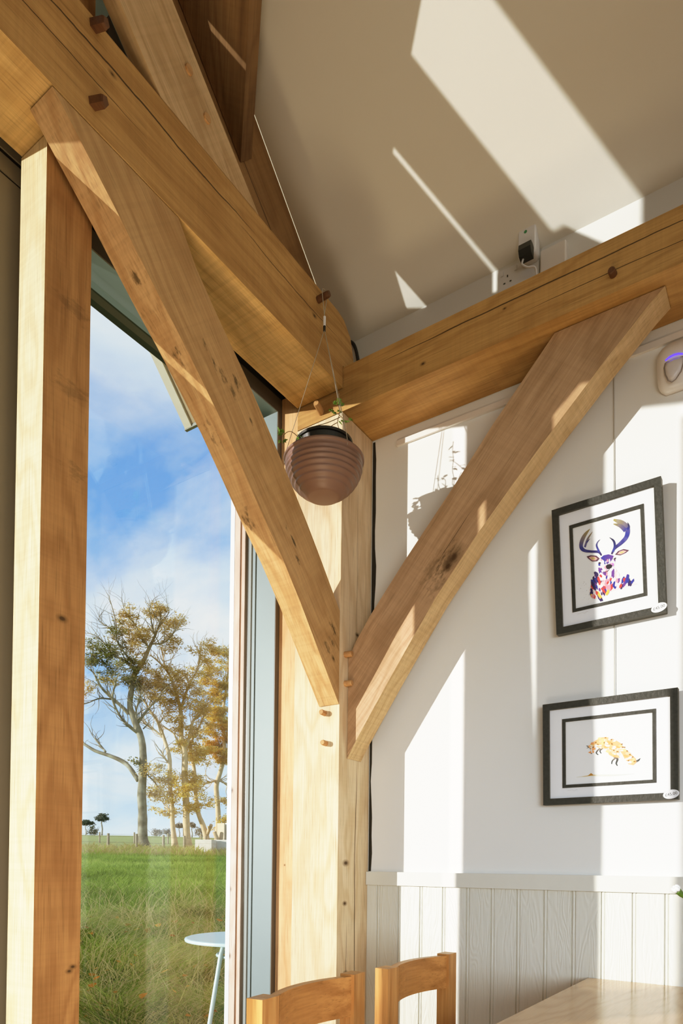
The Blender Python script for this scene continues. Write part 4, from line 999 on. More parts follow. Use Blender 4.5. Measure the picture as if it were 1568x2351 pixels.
def blade_mat(name, stops):
    m = bpy.data.materials.new(name); m.use_nodes = True; nt = m.node_tree; nt.nodes.clear()
    out = N(nt, 'ShaderNodeOutputMaterial')
    at = N(nt, 'ShaderNodeAttribute'); at.attribute_name = 'tone'
    c = ramp(nt, at.outputs['Fac'], stops)
    d = N(nt, 'ShaderNodeBsdfDiffuse'); t = N(nt, 'ShaderNodeBsdfTranslucent')
    L(nt, c, d.inputs[0]); L(nt, c, t.inputs[0])
    mx = N(nt, 'ShaderNodeMixShader'); mx.inputs[0].default_value = 0.4; L(nt, d.outputs[0], mx.inputs[1]); L(nt, t.outputs[0], mx.inputs[2]); L(nt, mx.outputs[0], out.inputs[0])
    return m
def blades(name, n, ufun, vspread, hfun, wid, tonefun, mat, seed, lean=0.5):
    rng = random.Random(seed)
    V_, F_, T_ = [], [], []
    for _ in range(n):
        u = ufun(rng); v = rng.gauss(0, 1) if rng.random() < 0.25 else rng.uniform(-1, 1)
        v = v * vspread * u
        p = w2(u, v)
        if p.y < 0.85 and p.x < 0.5: continue
        z = tz(u, v) - 0.01
        cl_n = noise.noise(Vector((p.x * 2.6, p.y * 2.6, seed)))
        h = hfun(rng, u, v) * (1 + 0.7 * cl_n); a = 7.0 * noise.noise(Vector((p.x * 1.7, p.y * 1.7, 9 + seed))) + rng.gauss(0, .9); l = h * lean * (0.35 + 0.65 * rng.random())
        dx, dy = math.cos(a) * l, math.sin(a) * l
        sx, sy = VD.x * wid * (0.6 + 0.8 * rng.random()), VD.y * wid
        b_ = len(V_)
        V_ += [(p.x - sx, p.y - sy, z), (p.x + sx, p.y + sy, z), (p.x + dx * .45 - sx * .7, p.y + dy * .45 - sy * .7, z + h * .62), (p.x + dx * .45 + sx * .7, p.y + dy * .45 + sy * .7, z + h * .62), (p.x + dx * 1.3, p.y + dy * 1.3, z + h)]
        F_ += [(b_, b_ + 1, b_ + 3, b_ + 2), (b_ + 2, b_ + 3, b_ + 4)]
        t = tonefun(rng, u, v); T_ += [t * 0.85] * 2 + [t] * 2 + [min(1, t * 1.1)]
    o = raw(name, V_, F_, mat)
    at = o.data.attributes.new('tone', 'FLOAT', 'POINT'); at.data.foreach_set('value', T_)
    o['kind'] = 'stuff'
    return o
m_blade = blade_mat('grass_blades', [(0.0, (0.06, 0.11, 0.02)), (0.35, (0.32, 0.46, 0.08)), (0.6, (0.62, 0.72, 0.19)), (0.8, (0.70, 0.60, 0.26)), (1.0, (0.86, 0.72, 0.42))])
def tone_lawn(r, u, v):
    return max(0, min(0.66, 0.40 + 0.35 * noise.noise(Vector((u * .35, v * .35, 1))) + r.uniform(-.15, .15)))
def tone_bank(r, u, v):
    k = noise.noise(Vector((u * 3.1, v * 3.1, 6)))
    return 0.80 + r.uniform(-.1, .20) if r.random() < 0.22 + 0.25 * noise.noise(Vector((u * 1.2, v * 1.2, 2))) + (0.25 if v > -0.15 else 0) else max(0, 0.30 + 0.45 * k + r.uniform(-.15, .25))
o = blades('lawn_grass', 42000, lambda r: 5.6 * (29 / 5.6) ** (r.random() ** 1.2), 0.22, lambda r, u, v: r.uniform(.04, .09) * (1 + u / 40), 0.006, tone_lawn, m_blade, 1, 0.9); tag(o, 'short bright green lawn grass spreading towards the fence', 'grass')
o = blades('bank_grass', 52000, lambda r: 3.85 + 2.35 * r.random() ** 0.9, 0.26, lambda r, u, v: r.uniform(.05, .20), 0.0034, tone_bank, m_blade, 2, 1.7); tag(o, 'rough tufted grass on the bank just outside the window', 'grass')
o = blades('tall_grass', 900, lambda r: 4.1 + 2.4 * r.random(), 0.24, lambda r, u, v: r.uniform(.22, .46), 0.0024, lambda r, u, v: r.uniform(.78, 1.0), m_blade, 3, 1.0); tag(o, 'thin straw coloured tall grass stalks rising above the bank', 'grass')
o = blades('verge_grass', 9000, lambda r: r.uniform(29.2, 31.6), 0.22, lambda r, u, v: r.uniform(.12, .38), 0.022, lambda r, u, v: r.uniform(.60, 1.0), m_blade, 4, 0.8); tag(o, 'straw coloured rough grass strip along the foot of the fence', 'grass')
# fallen leaves
m_fl = blade_mat('fallen_leaf', [(0.0, (0.45, 0.13, 0.02)), (0.5, (0.78, 0.30, 0.05)), (1.0, (0.80, 0.48, 0.14))])
rng = random.Random(8)
V_, F_, T_ = [], [], []
for i in range(420):
    u = rng.uniform(3.3, 5.9); v = rng.uniform(-.28, .28) * u
    p = w2(u, v)
    if p.y < 0.85 and p.x < .5: continue
    z = tz(u, v) + (rng.uniform(.04, .15) if u > 3.9 else 0.012); r = rng.uniform(.014, .034); q = Vector((rng.uniform(-.6, .6), rng.uniform(-.6, .6), 1)).to_track_quat('Z', 'Y'); b_ = len(V_)
    for k in range(6):
        a = k * PI / 3; rr = r * (1 if k % 2 else 0.7); w_ = q @ Vector((math.cos(a) * rr, math.sin(a) * rr, 0)); V_.append((p.x + w_.x, p.y + w_.y, z + w_.z))
    F_.append(tuple(range(b_, b_ + 6))); T_ += [rng.random()] * 6
o = raw('fallen_leaves', V_, F_, m_fl); at = o.data.attributes.new('tone', 'FLOAT', 'POINT'); at.data.foreach_set('value', T_); tag(o, 'orange fallen leaves scattered over the grass bank', 'leaves', kind='stuff')

# trees
m_bark, nt, b = new_mat('beech_bark')
tc = N(nt, 'ShaderNodeTexCoord'); nz = N(nt, 'ShaderNodeTexNoise'); nz.inputs['Scale'].default_value = 2.2; nz.inputs['Detail'].default_value = 9; L(nt, tc.outputs['Object'], nz.inputs['Vector'])
L(nt, ramp(nt, nz.outputs[0], [(0.3, (0.13, 0.12, 0.09)), (0.5, (0.30, 0.275, 0.21)), (0.7, (0.48, 0.45, 0.36))]), b.inputs['Base Color']); b.inputs['Roughness'].default_value = 0.9
m_bark2 = plain('tan_bark', (0.70, 0.54, 0.36), 0.9, var=0.35, scale=4)
m_lv = [blade_mat('leaf_olive', [(0.0, (0.10, 0.12, 0.03)), (1.0, (0.36, 0.38, 0.11))]), blade_mat('leaf_bronze', [(0.0, (0.48, 0.34, 0.12)), (1.0, (0.84, 0.68, 0.32))]), blade_mat('leaf_gold', [(0.0, (0.68, 0.50, 0.12)), (1.0, (0.95, 0.82, 0.34))]), blade_mat('leaf_orange', [(0.0, (0.75, 0.45, 0.07)), (1.0, (0.95, 0.70, 0.20))])]
TREES = [
  ([([(0.0,0.0),(-0.13,0.43),(-0.16,0.84),(-0.17,1.71),(-0.22,2.47),(-0.2,3.14),(-0.18,4.16),(-0.27,5.03),(-0.56,5.79),(-0.78,6.45),(-0.72,7.22),(-0.6,7.93),(-0.28,8.44),(0.0,9.16),(0.26,9.77),(0.46,10.38),(0.51,10.79)],[0.36,0.24,0.22,0.2,0.2,0.19,0.17,0.16,0.15,0.13,0.12,0.12,0.1,0.08,0.055,0.035,0.015]),([(-0.38,3.14),(-0.77,3.75),(-1.12,4.06),(-1.68,4.31),(-2.3,4.52),(-2.86,4.87),(-3.37,5.03)],[0.11,0.1,0.1,0.085,0.075,0.065,0.05]),([(-1.79,4.36),(-2.02,4.67),(-2.3,5.03)],[0.05,0.045,0.03]),([(-0.48,5.31),(-0.87,5.54),(-1.2,5.89),(-1.47,6.45),(-1.4,6.96),(-1.3,7.32)],[0.07,0.06,0.05,0.045,0.035,0.02]),([(-0.82,6.1),(-1.12,6.4),(-1.53,6.71),(-1.99,7.12),(-2.24,7.58),(-2.45,7.83)],[0.09,0.08,0.07,0.05,0.035,0.02]),([(-1.53,6.71),(-2.09,6.71),(-2.65,6.45),(-2.91,6.51)],[0.04,0.03,0.02,0.012]),([(-0.6,8.19),(-1.12,8.55),(-1.58,8.85),(-1.94,9.36),(-2.4,9.77),(-2.76,9.87)],[0.08,0.06,0.045,0.03,0.02,0.012]),([(-0.61,8.34),(-1.02,8.75),(-1.38,9.26),(-1.38,9.82),(-1.53,10.43),(-1.68,10.89)],[0.05,0.045,0.035,0.025,0.018,0.01]),([(-1.38,9.82),(-1.89,10.08),(-2.19,10.38),(-2.09,10.79)],[0.025,0.02,0.015,0.01]),([(-0.43,5.74),(-0.18,6.1),(0.1,6.45),(0.51,6.91),(0.87,7.37)],[0.07,0.06,0.045,0.035,0.02]),([(-0.46,5.74),(-0.51,6.2),(-0.36,6.76),(-0.2,7.22)],[0.05,0.04,0.03,0.015]),([(0.0,9.16),(-0.31,9.57),(-0.61,10.13),(-1.02,10.59),(-1.22,11.25)],[0.05,0.04,0.03,0.02,0.01]),([(0.1,9.36),(0.61,9.36),(0.97,9.67),(1.33,10.28)],[0.04,0.035,0.025,0.01]),([(0.26,9.77),(0.1,10.28),(0.0,10.89),(0.2,11.3)],[0.035,0.025,0.018,0.01]),([(0.56,10.33),(0.82,10.79),(0.71,11.3)],[0.02,0.015,0.008]),([(0.0,3.44),(0.41,3.04),(0.71,2.68),(1.02,2.42)],[0.03,0.025,0.02,0.01]),([(-0.2,5.48),(0.0,5.69)],[0.03,0.02])],
   [(-1.38,9.57,0.43,0.31,0),(-1.79,8.75,0.56,0.36,0),(-1.63,8.14,0.66,0.38,0),(-0.82,7.78,0.51,0.36,0),(-1.68,7.47,0.26,0.2,2),(-0.41,7.37,0.46,0.36,0),(-0.51,8.34,0.41,0.26,0),(-0.2,9.67,0.56,0.31,1),(-0.87,9.26,0.46,0.26,1),(-0.61,9.97,0.56,0.26,1),(0.61,10.59,0.61,0.31,1),(0.26,10.99,0.46,0.26,1),(1.02,10.13,0.41,0.26,1),(1.02,9.67,0.41,0.2,1),(0.2,7.63,0.51,0.36,1),(0.31,7.07,0.41,0.26,1),(-2.45,8.29,0.41,0.31,0),(-2.45,9.16,0.36,0.23,0),(-2.6,7.07,0.31,0.2,1),(-1.02,10.64,0.36,0.31,1),(0.2,3.65,0.41,0.18,1),(-0.41,3.8,0.26,0.15,0)]),
  ([([(0.0,0.0),(-0.11,0.87),(-0.16,1.38),(-0.19,2.14),(-0.31,3.16),(-0.32,4.18),(-0.47,4.8),(-0.62,5.26),(-0.83,5.82),(-1.13,6.28),(-1.39,6.68),(-1.64,6.99)],[0.19,0.12,0.11,0.105,0.1,0.095,0.085,0.08,0.06,0.05,0.04,0.02]),([(-0.36,4.03),(-0.52,4.23),(-0.63,4.39)],[0.05,0.045,0.03]),([(-0.62,5.2),(-0.98,5.51),(-1.34,5.71),(-1.59,5.92)],[0.05,0.045,0.035,0.02]),([(-0.83,5.82),(-0.62,6.22),(-0.83,6.73)],[0.03,0.02,0.01]),([(-0.16,1.73),(-0.52,2.14),(-1.13,3.06)],[0.03,0.025,0.012])],
   [(-0.88,2.76,0.41,0.2,2),(-0.72,3.27,0.36,0.18,1),(-0.37,1.84,0.46,0.26,2),(-0.21,2.24,0.31,0.2,2),(-1.03,2.45,0.26,0.15,1)]),
  ([([(0.0,0.0),(-0.1,0.79),(-0.13,1.56),(-0.15,2.32),(-0.23,3.34),(-0.23,4.52),(-0.38,5.03),(-0.42,5.64),(-0.44,6.4),(-0.64,7.17),(-0.89,7.88),(-1.1,8.29),(-1.51,8.7),(-1.86,8.95)],[0.24,0.17,0.16,0.155,0.15,0.145,0.12,0.11,0.09,0.075,0.06,0.05,0.035,0.015]),([(-0.23,4.62),(-0.05,5.23),(0.13,6.05),(0.43,6.35),(0.61,6.91),(0.66,7.42)],[0.09,0.075,0.06,0.05,0.035,0.02]),([(-0.42,6.66),(-0.23,7.27),(-0.08,7.73),(0.23,8.34),(0.38,8.9),(0.41,9.57)],[0.06,0.06,0.05,0.045,0.035,0.02]),([(-0.08,7.73),(-0.2,7.93),(-0.31,8.16)],[0.03,0.025,0.015]),([(-0.48,4.77),(-0.64,5.23),(-0.84,5.54),(-1.2,5.69)],[0.05,0.04,0.03,0.015]),([(-1.05,8.19),(-1.2,8.7),(-1.3,9.31),(-1.4,9.52)],[0.035,0.025,0.02,0.01]),([(-1.2,8.7),(-0.89,8.9),(-0.74,9.21)],[0.02,0.015,0.01]),([(0.28,8.29),(0.79,8.09),(0.99,7.73)],[0.03,0.02,0.01])],
   [(-0.89,7.98,0.51,0.31,1),(-0.54,8.09,0.36,0.2,1),(-0.69,7.53,0.61,0.26,1),(-0.99,6.66,0.51,0.31,1),(-0.74,5.74,0.46,0.26,1),(0.08,7.37,0.51,0.31,1),(0.23,6.76,0.46,0.31,2),(0.64,9.57,0.51,0.26,1),(0.69,8.9,0.51,0.31,2),(0.43,8.29,0.41,0.2,2),(-0.38,3.09,0.56,0.36,2),(-0.23,2.68,0.61,0.31,2),(-0.08,3.39,0.41,0.2,1),(0.28,6.56,0.61,0.31,1),(-1.1,9.36,0.31,0.26,1),(-1.3,7.58,0.46,0.31,1),(0.18,2.07,0.31,0.2,2)]),
  ([([(0.0,0.0),(-0.1,0.66),(-0.26,1.17),(-0.48,1.73),(-0.6,2.5),(-0.66,3.42),(-0.74,4.03),(-0.89,4.74),(-0.77,5.31),(-0.56,5.71),(-0.31,6.28),(-0.26,6.79)],[0.17,0.15,0.13,0.11,0.1,0.095,0.09,0.075,0.06,0.05,0.04,0.02]),([(-0.08,0.71),(0.03,0.97),(0.1,1.17)],[0.1,0.09,0.08]),([(-0.74,4.03),(-0.97,4.08),(-1.12,4.39)],[0.04,0.03,0.02]),([(-0.89,4.8),(-1.22,5.15),(-1.53,5.31)],[0.04,0.03,0.015]),([(-0.59,2.19),(-0.26,2.09),(0.1,2.24)],[0.02,0.015,0.01])],
   [(-0.87,5.15,0.56,0.31,2),(-0.82,4.59,0.61,0.31,2),(-0.56,4.29,0.46,0.26,2),(-0.31,2.19,0.46,0.18,2),(-0.61,3.32,0.36,0.15,1),(-1.12,4.85,0.41,0.26,2),(-0.41,5.66,0.51,0.26,1)]),
  ([([(0.0,0.0),(0.04,0.82),(0.07,1.58),(0.02,2.35),(-0.04,3.11),(0.09,3.62),(0.24,4.23),(0.32,4.9),(0.27,5.66),(0.22,6.68),(0.35,7.7),(0.45,8.72),(0.5,9.59),(0.35,9.95)],[0.15,0.14,0.13,0.13,0.125,0.12,0.11,0.1,0.09,0.08,0.06,0.045,0.03,0.015]),([(-0.09,3.37),(-0.47,3.21),(-0.83,3.11)],[0.05,0.04,0.025]),([(0.09,3.39),(0.35,3.32),(0.6,3.16)],[0.05,0.045,0.04]),([(0.24,6.17),(-0.11,6.68),(-0.37,7.19)],[0.04,0.03,0.015]),([(0.32,4.64),(0.7,5.15)],[0.05,0.03])],
   [(0.3,8.11,0.51,0.41,2),(0.14,7.4,0.56,0.46,2),(0.24,6.58,0.61,0.46,2),(-0.06,6.17,0.61,0.41,2),(0.19,5.77,0.66,0.46,3),(0.09,5.26,0.61,0.41,3),(-0.27,4.8,0.61,0.36,2),(0.04,4.49,0.51,0.26,3),(0.14,9.8,0.41,0.26,1),(0.35,9.23,0.46,0.31,2),(-0.32,6.68,0.41,0.31,2),(0.4,1.48,0.31,0.2,2),(0.35,1.12,0.31,0.2,3),(0.45,2.3,0.26,0.2,1),(-0.47,8.11,0.46,0.26,2),(-0.11,8.52,0.36,0.26,2)]),
]

def make_tree(idx, label, base, bark, leafn, seed):
    root = thing('beech_tree', label, 'tree', base, 'beech trees beyond the fence')
    rng = random.Random(seed)
    SX = Vector((VD.x, VD.y, 0)); DP = Vector((UD.x, UD.y, 0))
    br_, cl_ = TREES[idx]
    bm = bmesh.new()
    tips = []
    for bi, (pts, rad) in enumerate(br_):
        ph = rng.uniform(0, 6)
        amp = 0.0 if bi == 0 else rng.uniform(-0.35, 0.35)
        n = len(pts)
        P = [SX * x + Vector((0, 0, z)) + DP * (amp * i + 0.05 * math.sin(i + ph) * (i > 0)) for i, (x, z) in enumerate(pts)]
        Q = catmull(P, 3)
        Rr = []
        for i in range(n - 1):
            for k in range(3): Rr.append(rad[i] + (rad[i + 1] - rad[i]) * k / 3)
        Rr.append(rad[-1])
        Rr = [r * (1 + 0.10 * noise.noise(Vector((i * .7, bi, seed)))) for i, r in enumerate(Rr)]
        tube(bm, Q, Rr, 10 if bi == 0 else 7)
        for i in range(len(Q)):
            if Rr[i] < 0.07 and rng.random() < 0.8: tips.append((Q[i], Rr[i], (Q[min(i + 1, len(Q) - 1)] - Q[max(0, i - 1)])))
    # twigs
    for p, r, d in tips:
        for _ in range(2):
            q = p.copy(); dirv = (d.normalized() + Vector((rng.uniform(-1, 1), rng.uniform(-1, 1), rng.uniform(-.5, 1)))).normalized()
            pts = [q.copy()]
            for k in range(5):
                dirv = (dirv + Vector((rng.uniform(-.5, .5), rng.uniform(-.5, .5), rng.uniform(-.3, .45)))).normalized(); q = q + dirv * rng.uniform(.12, .28); pts.append(q.copy())
            r0 = min(r * 0.6, 0.022); tube(bm, pts, [r0 * (1 - k / 6.5) for k in range(6)], 4, caps=False)
    obj('trunk', bm, bark, root, smooth=True)
    V_, F_, T_, M_ = [], [], [], []
    for (cx, cz, rx, rz, mi) in cl_:
        n = int(leafn * 2.0 * rx * rz / 0.15)
        ctr = SX * cx + Vector((0, 0, cz)) + DP * rng.uniform(-.3, .3)
        # foliage sprays: several tufts inside each cluster
        tufts = [Vector((rng.gauss(0, .68) * rx, rng.gauss(0, .6) * rx, rng.gauss(0, .75) * rz)) for _ in range(max(5, int(rx * 22)))]
        for _ in range(n):
            t = rng.choice(tufts); q = ctr + SX * (t.x + rng.gauss(0, .15)) + DP * (t.y + rng.gauss(0, .15)) + Vector((0, 0, t.z + rng.gauss(0, .07)))
            s = rng.uniform(.03, .065); b_ = len(V_)
            a = Vector((rng.uniform(-1, 1), rng.uniform(-1, 1), rng.uniform(-.6, .6))).normalized(); c_ = a.orthogonal().normalized()
            for m_, k_ in ((-1, -.5), (0, -.55), (1.1, 0), (0, .55)):
                w_ = q + a * s * m_ * 1.2 + c_ * s * k_; V_.append(tuple(w_))
            F_.append((b_, b_ + 1, b_ + 2, b_ + 3)); T_ += [rng.random()] * 4; M_.append(mi if rng.random() < .85 else min(3, mi + 1))
    o = raw('foliage', V_, F_, m_lv, root)
    o.data.polygons.foreach_set('material_index', M_)
    at = o.data.attributes.new('tone', 'FLOAT', 'POINT'); at.data.foreach_set('value', T_)
    return root
make_tree(0, 'grey twisted beech with one bare arm reaching left, nearest tree at the fence', (18.488, 23.116, 1.70), m_bark, 480, 1)
make_tree(1, 'slimmest pale beech trunk, second from the grey twisted tree', (19.818, 22.653, 1.72), m_bark2, 480, 2)
make_tree(2, 'tall forked beech with bronze leaves between the slim tree and the leaning trunk', (20.27, 22.274, 1.76), m_bark2, 480, 3)
make_tree(3, 'leaning beech with a broken stub low down, behind the white crates', (21.306, 22.057, 1.80), m_bark2, 520, 4)
make_tree(4, 'golden leaved beech nearest the window edge, standing behind the upright boards', (22.321, 22.511, 1.86), m_bark2, 620, 5)

# distant pines and shrubs on the skyline
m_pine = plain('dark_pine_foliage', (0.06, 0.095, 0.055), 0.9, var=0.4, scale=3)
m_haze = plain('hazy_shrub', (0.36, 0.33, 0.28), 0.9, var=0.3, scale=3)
def lump(bm, c, rx, ry, rz, seed):
    r = bmesh.ops.create_icosphere(bm, subdivisions=3, radius=1.0)
    for v in r['verts']:
        n = 1 + 0.35 * noise.noise(v.co * 2.2 + Vector((seed, 0, 0))) + 0.22 * noise.noise(v.co * 6 + Vector((0, seed, 0)))
        v.co = Vector((v.co.x * rx, v.co.y * ry, v.co.z * rz)) * n + Vector(c)
def far_tree(name, label, az, dist, h, wd, trunk, mat, seed, cat='tree', lumps=None, grp=None):
    p = C0 + Vector((math.cos(math.radians(az)), math.sin(math.radians(az)))) * dist
    u = (p - C0).dot(UD); v = (p - C0).dot(VD)
    root = thing(name, label, cat, (p.x, p.y, tz(u, v) - 0.15), grp)
    bm = bmesh.new()
    if trunk: tube(bm, [(0, 0, 0), (0.15, 0, h * .35), (-0.1, 0.1, h * .6), (0.2, 0, h * .85)], [h * .035, h * .03, h * .025, h * .012], 7)
    else:
        for k in range(9): a = k * 0.7; tube(bm, [(0, 0, 0), (math.cos(a) * wd * .3, math.sin(a) * wd * .3, h * .55), (math.cos(a) * wd * .5, math.sin(a) * wd * .5, h * .9)], [.06, .05, .02], 5)
    obj('trunk', bm, m_bark, root)
    bm = bmesh.new(); rng = random.Random(seed)
    ctrs = []
    for k in range(11 if trunk else 9):
        a = rng.uniform(0, 6.28); rr = rng.uniform(0, .42) * wd
        ctrs.append((math.cos(a) * rr, math.sin(a) * rr, h * ((rng.uniform(.80, .97) - 0.22 * (rr / wd)) if trunk else rng.uniform(.35, .9))))
    for k in range(1500 if trunk else 420):
        cx, cy_, cz = rng.choice(ctrs); q = Vector((cx + rng.gauss(0, .11) * wd, cy_ + rng.gauss(0, .11) * wd, cz + rng.gauss(0, .045 if trunk else .10) * h))
        a_ = Vector((rng.uniform(-1, 1), rng.uniform(-1, 1), rng.uniform(-.5, .5))).normalized(); c_ = a_.orthogonal().normalized(); sz = rng.uniform(.10, .24)
        bm.faces.new([bm.verts.new(q + a_ * sz * m_ + c_ * sz * k_) for m_, k_ in ((-1, -.6), (1, -.6), (1, .6), (-1, .6))])
    obj('foliage', bm, mat, root)
    return root
def az_of(px): return 34.067 + math.degrees(math.atan((784 - px) / 1569.0))
far_tree('pine_tree', 'dark umbrella shaped pine on the skyline, largest of the far trees', az_of(233), 192, 6.2, 4.2, True, m_pine, 1)
far_tree('pine_tree', 'flat topped far pine half hidden by the slender oak post', az_of(196), 195, 4.4, 3.6, True, m_pine, 4)
far_tree('bush', 'hazy low tree on the skyline between the two far pines', az_of(213), 206, 3.6, 3.8, False, m_pine, 7, 'bush')
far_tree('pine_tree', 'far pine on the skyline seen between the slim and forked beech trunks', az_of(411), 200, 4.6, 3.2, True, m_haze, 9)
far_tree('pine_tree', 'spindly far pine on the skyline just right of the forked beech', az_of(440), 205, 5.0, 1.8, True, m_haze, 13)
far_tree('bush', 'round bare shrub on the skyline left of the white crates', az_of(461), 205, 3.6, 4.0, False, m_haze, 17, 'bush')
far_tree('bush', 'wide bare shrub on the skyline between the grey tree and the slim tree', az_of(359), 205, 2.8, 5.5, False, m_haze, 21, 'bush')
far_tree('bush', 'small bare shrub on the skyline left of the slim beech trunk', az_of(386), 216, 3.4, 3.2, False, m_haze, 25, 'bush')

# fence
m_fw = plain('weathered_fence_wood', (0.40, 0.34, 0.25), 0.9, var=0.3, scale=12)
fc = thing('wire_fence', 'wooden post and wire fence between the lawn and the far field', 'fence', (17.5, 22.6, 1.6))
fp = []
for x, y, h in ((14.9, 24.95, .80), (15.78, 24.15, .80), (16.648, 23.355, .80), (17.54, 22.607, .80), (18.409, 21.877, .80), (19.095, 21.302, .78), (19.8, 20.7, .78), (20.7, 19.95, .78), (21.6, 19.2, .78)):
    u = (Vector((x, y)) - C0).dot(UD); v = (Vector((x, y)) - C0).dot(VD); z = tz(u, v)
    fp.append((x, y, z)); bm = bmesh.new(); tube(bm, [(x - 17.5, y - 22.6, z - 1.7), (x - 17.5, y - 22.6, z - 1.6 + h)], [.060, .055], 8); obj('fence_post', bm, m_fw, fc)
for hz in (.2, .42, .68):
    bm = bmesh.new(); tube(bm, [(x - 17.5, y - 22.6, z - 1.6 + hz) for x, y, z in fp], .006, 5); obj('fence_wire', bm, m_fw, fc)
f2 = thing('wire_fence', 'low distant post and wire fence crossing the far field', 'fence', (28, 36, 2.6))
pp_ = []
for i in range(14):
    p = w2(48, -14 + i * 2.2); z = tz(48, -14 + i * 2.2); pp_.append((p.x - 28, p.y - 36, z - 2.6))
    bm = bmesh.new(); tube(bm, [(p.x - 28, p.y - 36, z - 2.7), (p.x - 28, p.y - 36, z - 2.6 + .75)], .055, 7); obj('fence_post', bm, m_fw, f2)
bm = bmesh.new(); tube(bm, [(x, y, z + .6) for x, y, z in pp_], .006, 5); obj('fence_wire', bm, m_fw, f2)

# white crates with upright boards at the edge of the lawn
m_crate = plain('limewashed_crate', (0.78, 0.72, 0.64), 0.85, var=0.12, scale=6)
m_board = plain('sawn_pale_board', (0.70, 0.57, 0.40), 0.85, var=0.2, scale=6)
def crate(label, base, w_, d_, h_, rz):
    t = thing('crate', label, 'crate', base, rot=(0, 0, rz))
    nb = 4
    for k in range(nb):
        z0, z1 = h_ * k / nb + 0.004, h_ * (k + 1) / nb
        bm = bmesh.new(); bx(bm, -w_ / 2, w_ / 2, -d_ / 2, -d_ / 2 + .025, z0, z1); bx(bm, -w_ / 2, w_ / 2, d_ / 2 - .025, d_ / 2, z0, z1); bx(bm, -w_ / 2, -w_ / 2 + .025, -d_ / 2 + .026, d_ / 2 - .026, z0, z1); bx(bm, w_ / 2 - .025, w_ / 2, -d_ / 2 + .026, d_ / 2 - .026, z0, z1)
        obj('plank_course', bm, m_crate, t, bevel=.003)
    bm = bmesh.new(); bx(bm, -w_ / 2 + .03, w_ / 2 - .03, -d_ / 2 + .03, d_ / 2 - .03, .01, h_ - .05); obj('fill', bm, m_board, t)
    return t
crz = math.radians(-62)
def cpos(px, u):
    a = math.radians(az_of(px)); dv = Vector((math.cos(a), math.sin(a))); p = C0 + dv * (u / dv.dot(UD)); v = (p - C0).dot(VD); return (p.x, p.y, tz(u, v) - 0.03)
crate('limewashed plank crate at the left, below the broken beech stub', cpos(472, 30.0), 0.72, 0.72, 0.68, crz)
crate('limewashed plank crate at the right, partly hidden by the window edge', cpos(516, 30.5), 0.72, 0.72, 0.68, crz)
b1 = cpos(507, 31.6)
o = obj('upright_board', box(b1[0] - .03, b1[0] + .03, b1[1] - .22, b1[1] + .22, b1[2], b1[2] + 1.4), m_board, bevel=.01); tag(o, 'pale upright plank standing behind the right hand crate', 'board', kind='thing')
b1 = cpos(521, 31.7)
o = obj('upright_board', box(b1[0] - .03, b1[0] + .03, b1[1] - .16, b1[1] + .16, b1[2], b1[2] + 1.42), m_crate, bevel=.01); tag(o, 'whitish upright plank at the window edge behind the crates', 'board', kind='thing')
b1 = cpos(499, 31.5)
bm = bmesh.new(); tube(bm, [(b1[0], b1[1], b1[2]), (b1[0] + .05, b1[1] + .05, b1[2] + .6), (b1[0] - .12, b1[1] + .1, b1[2] + 1.0)], [.12, .11, .09], 10)
o = obj('log', bm, m_bark2); tag(o, 'short leaning log propped between the crates and the upright plank', 'log', kind='thing')

# bistro table on the gravel
m_bis = plain('pale_blue_paint', (0.60, 0.76, 0.78), 0.28, var=0.03, spec=0.6)
bt = thing('bistro_table', 'round pale blue metal bistro table outside, half hidden by the window edge', 'table', (0.665, 1.015, -0.055))
obj('table_top', lathe(bmesh.new(), [(0.0, 0.793), (0.325, 0.793), (0.333, 0.790), (0.335, 0.783), (0.333, 0.776), (0.322, 0.774), (0.316, 0.785), (0.0, 0.786)], n=64), m_bis, bt, smooth=False)
bm = bmesh.new(); tube(bm, [(0.165 * math.cos(2 * PI * k / 40), 0.165 * math.sin(2 * PI * k / 40), 0.70) for k in range(41)], 0.009, 8); obj('ring_brace', bm, m_bis, bt, smooth=True)
for k in range(3):
    a = math.radians(169 + 120 * k); d = Vector((math.cos(a), math.sin(a), 0))
    bm = bmesh.new(); tube(bm, catmull([d * .10 + Vector((0, 0, .783)), d * .155 + Vector((0, 0, .765)), d * .178 + Vector((0, 0, .72)), d * .19 + Vector((0, 0, .66)), d * .25 + Vector((0, 0, .33)), d * .305 + Vector((0, 0, 0.0))], 5), 0.0115, 10); obj('leg', bm, m_bis, bt, smooth=True)

# ------------------------------------------------------------------ light, sky, camera
az = math.atan2(0.59, -0.808)          # towards the sun
el = math.atan(0.15)
sd = Vector((math.cos(az) * math.cos(el), math.sin(az) * math.cos(el), math.sin(el)))
sl = bpy.data.lights.new('sun', 'SUN'); sl.energy = SUN_E; sl.color = (1.0, 0.95, 0.88); sl.angle = math.radians(0.55)
so2 = bpy.data.objects.new('sun', sl); COL.objects.link(so2); so2.rotation_euler = sd.to_track_quat('Z', 'Y').to_euler(); so2.location = sd * 30 + Vector((0, 0, 5))
def area(name, loc, target, size, sy, e, col):
    l = bpy.data.lights.new(name, 'AREA'); l.shape = 'RECTANGLE'; l.size = size; l.size_y = sy; l.energy = e; l.color = col
    o = bpy.data.objects.new(name, l); COL.objects.link(o); o.location = loc
    o.rotation_euler = (Vector(target) - Vector(loc)).to_track_quat('-Z', 'Y').to_euler(); return o
l_ = area('room_fill_light', (-3.6, -3.4, 1.3), (0.2, -0.7, 0.75), 2.0, 1.4, FILL_E, (0.90, 0.97, 1.0)); l_.data.spread = math.radians(62)  # added fill standing in for light from unseen windows
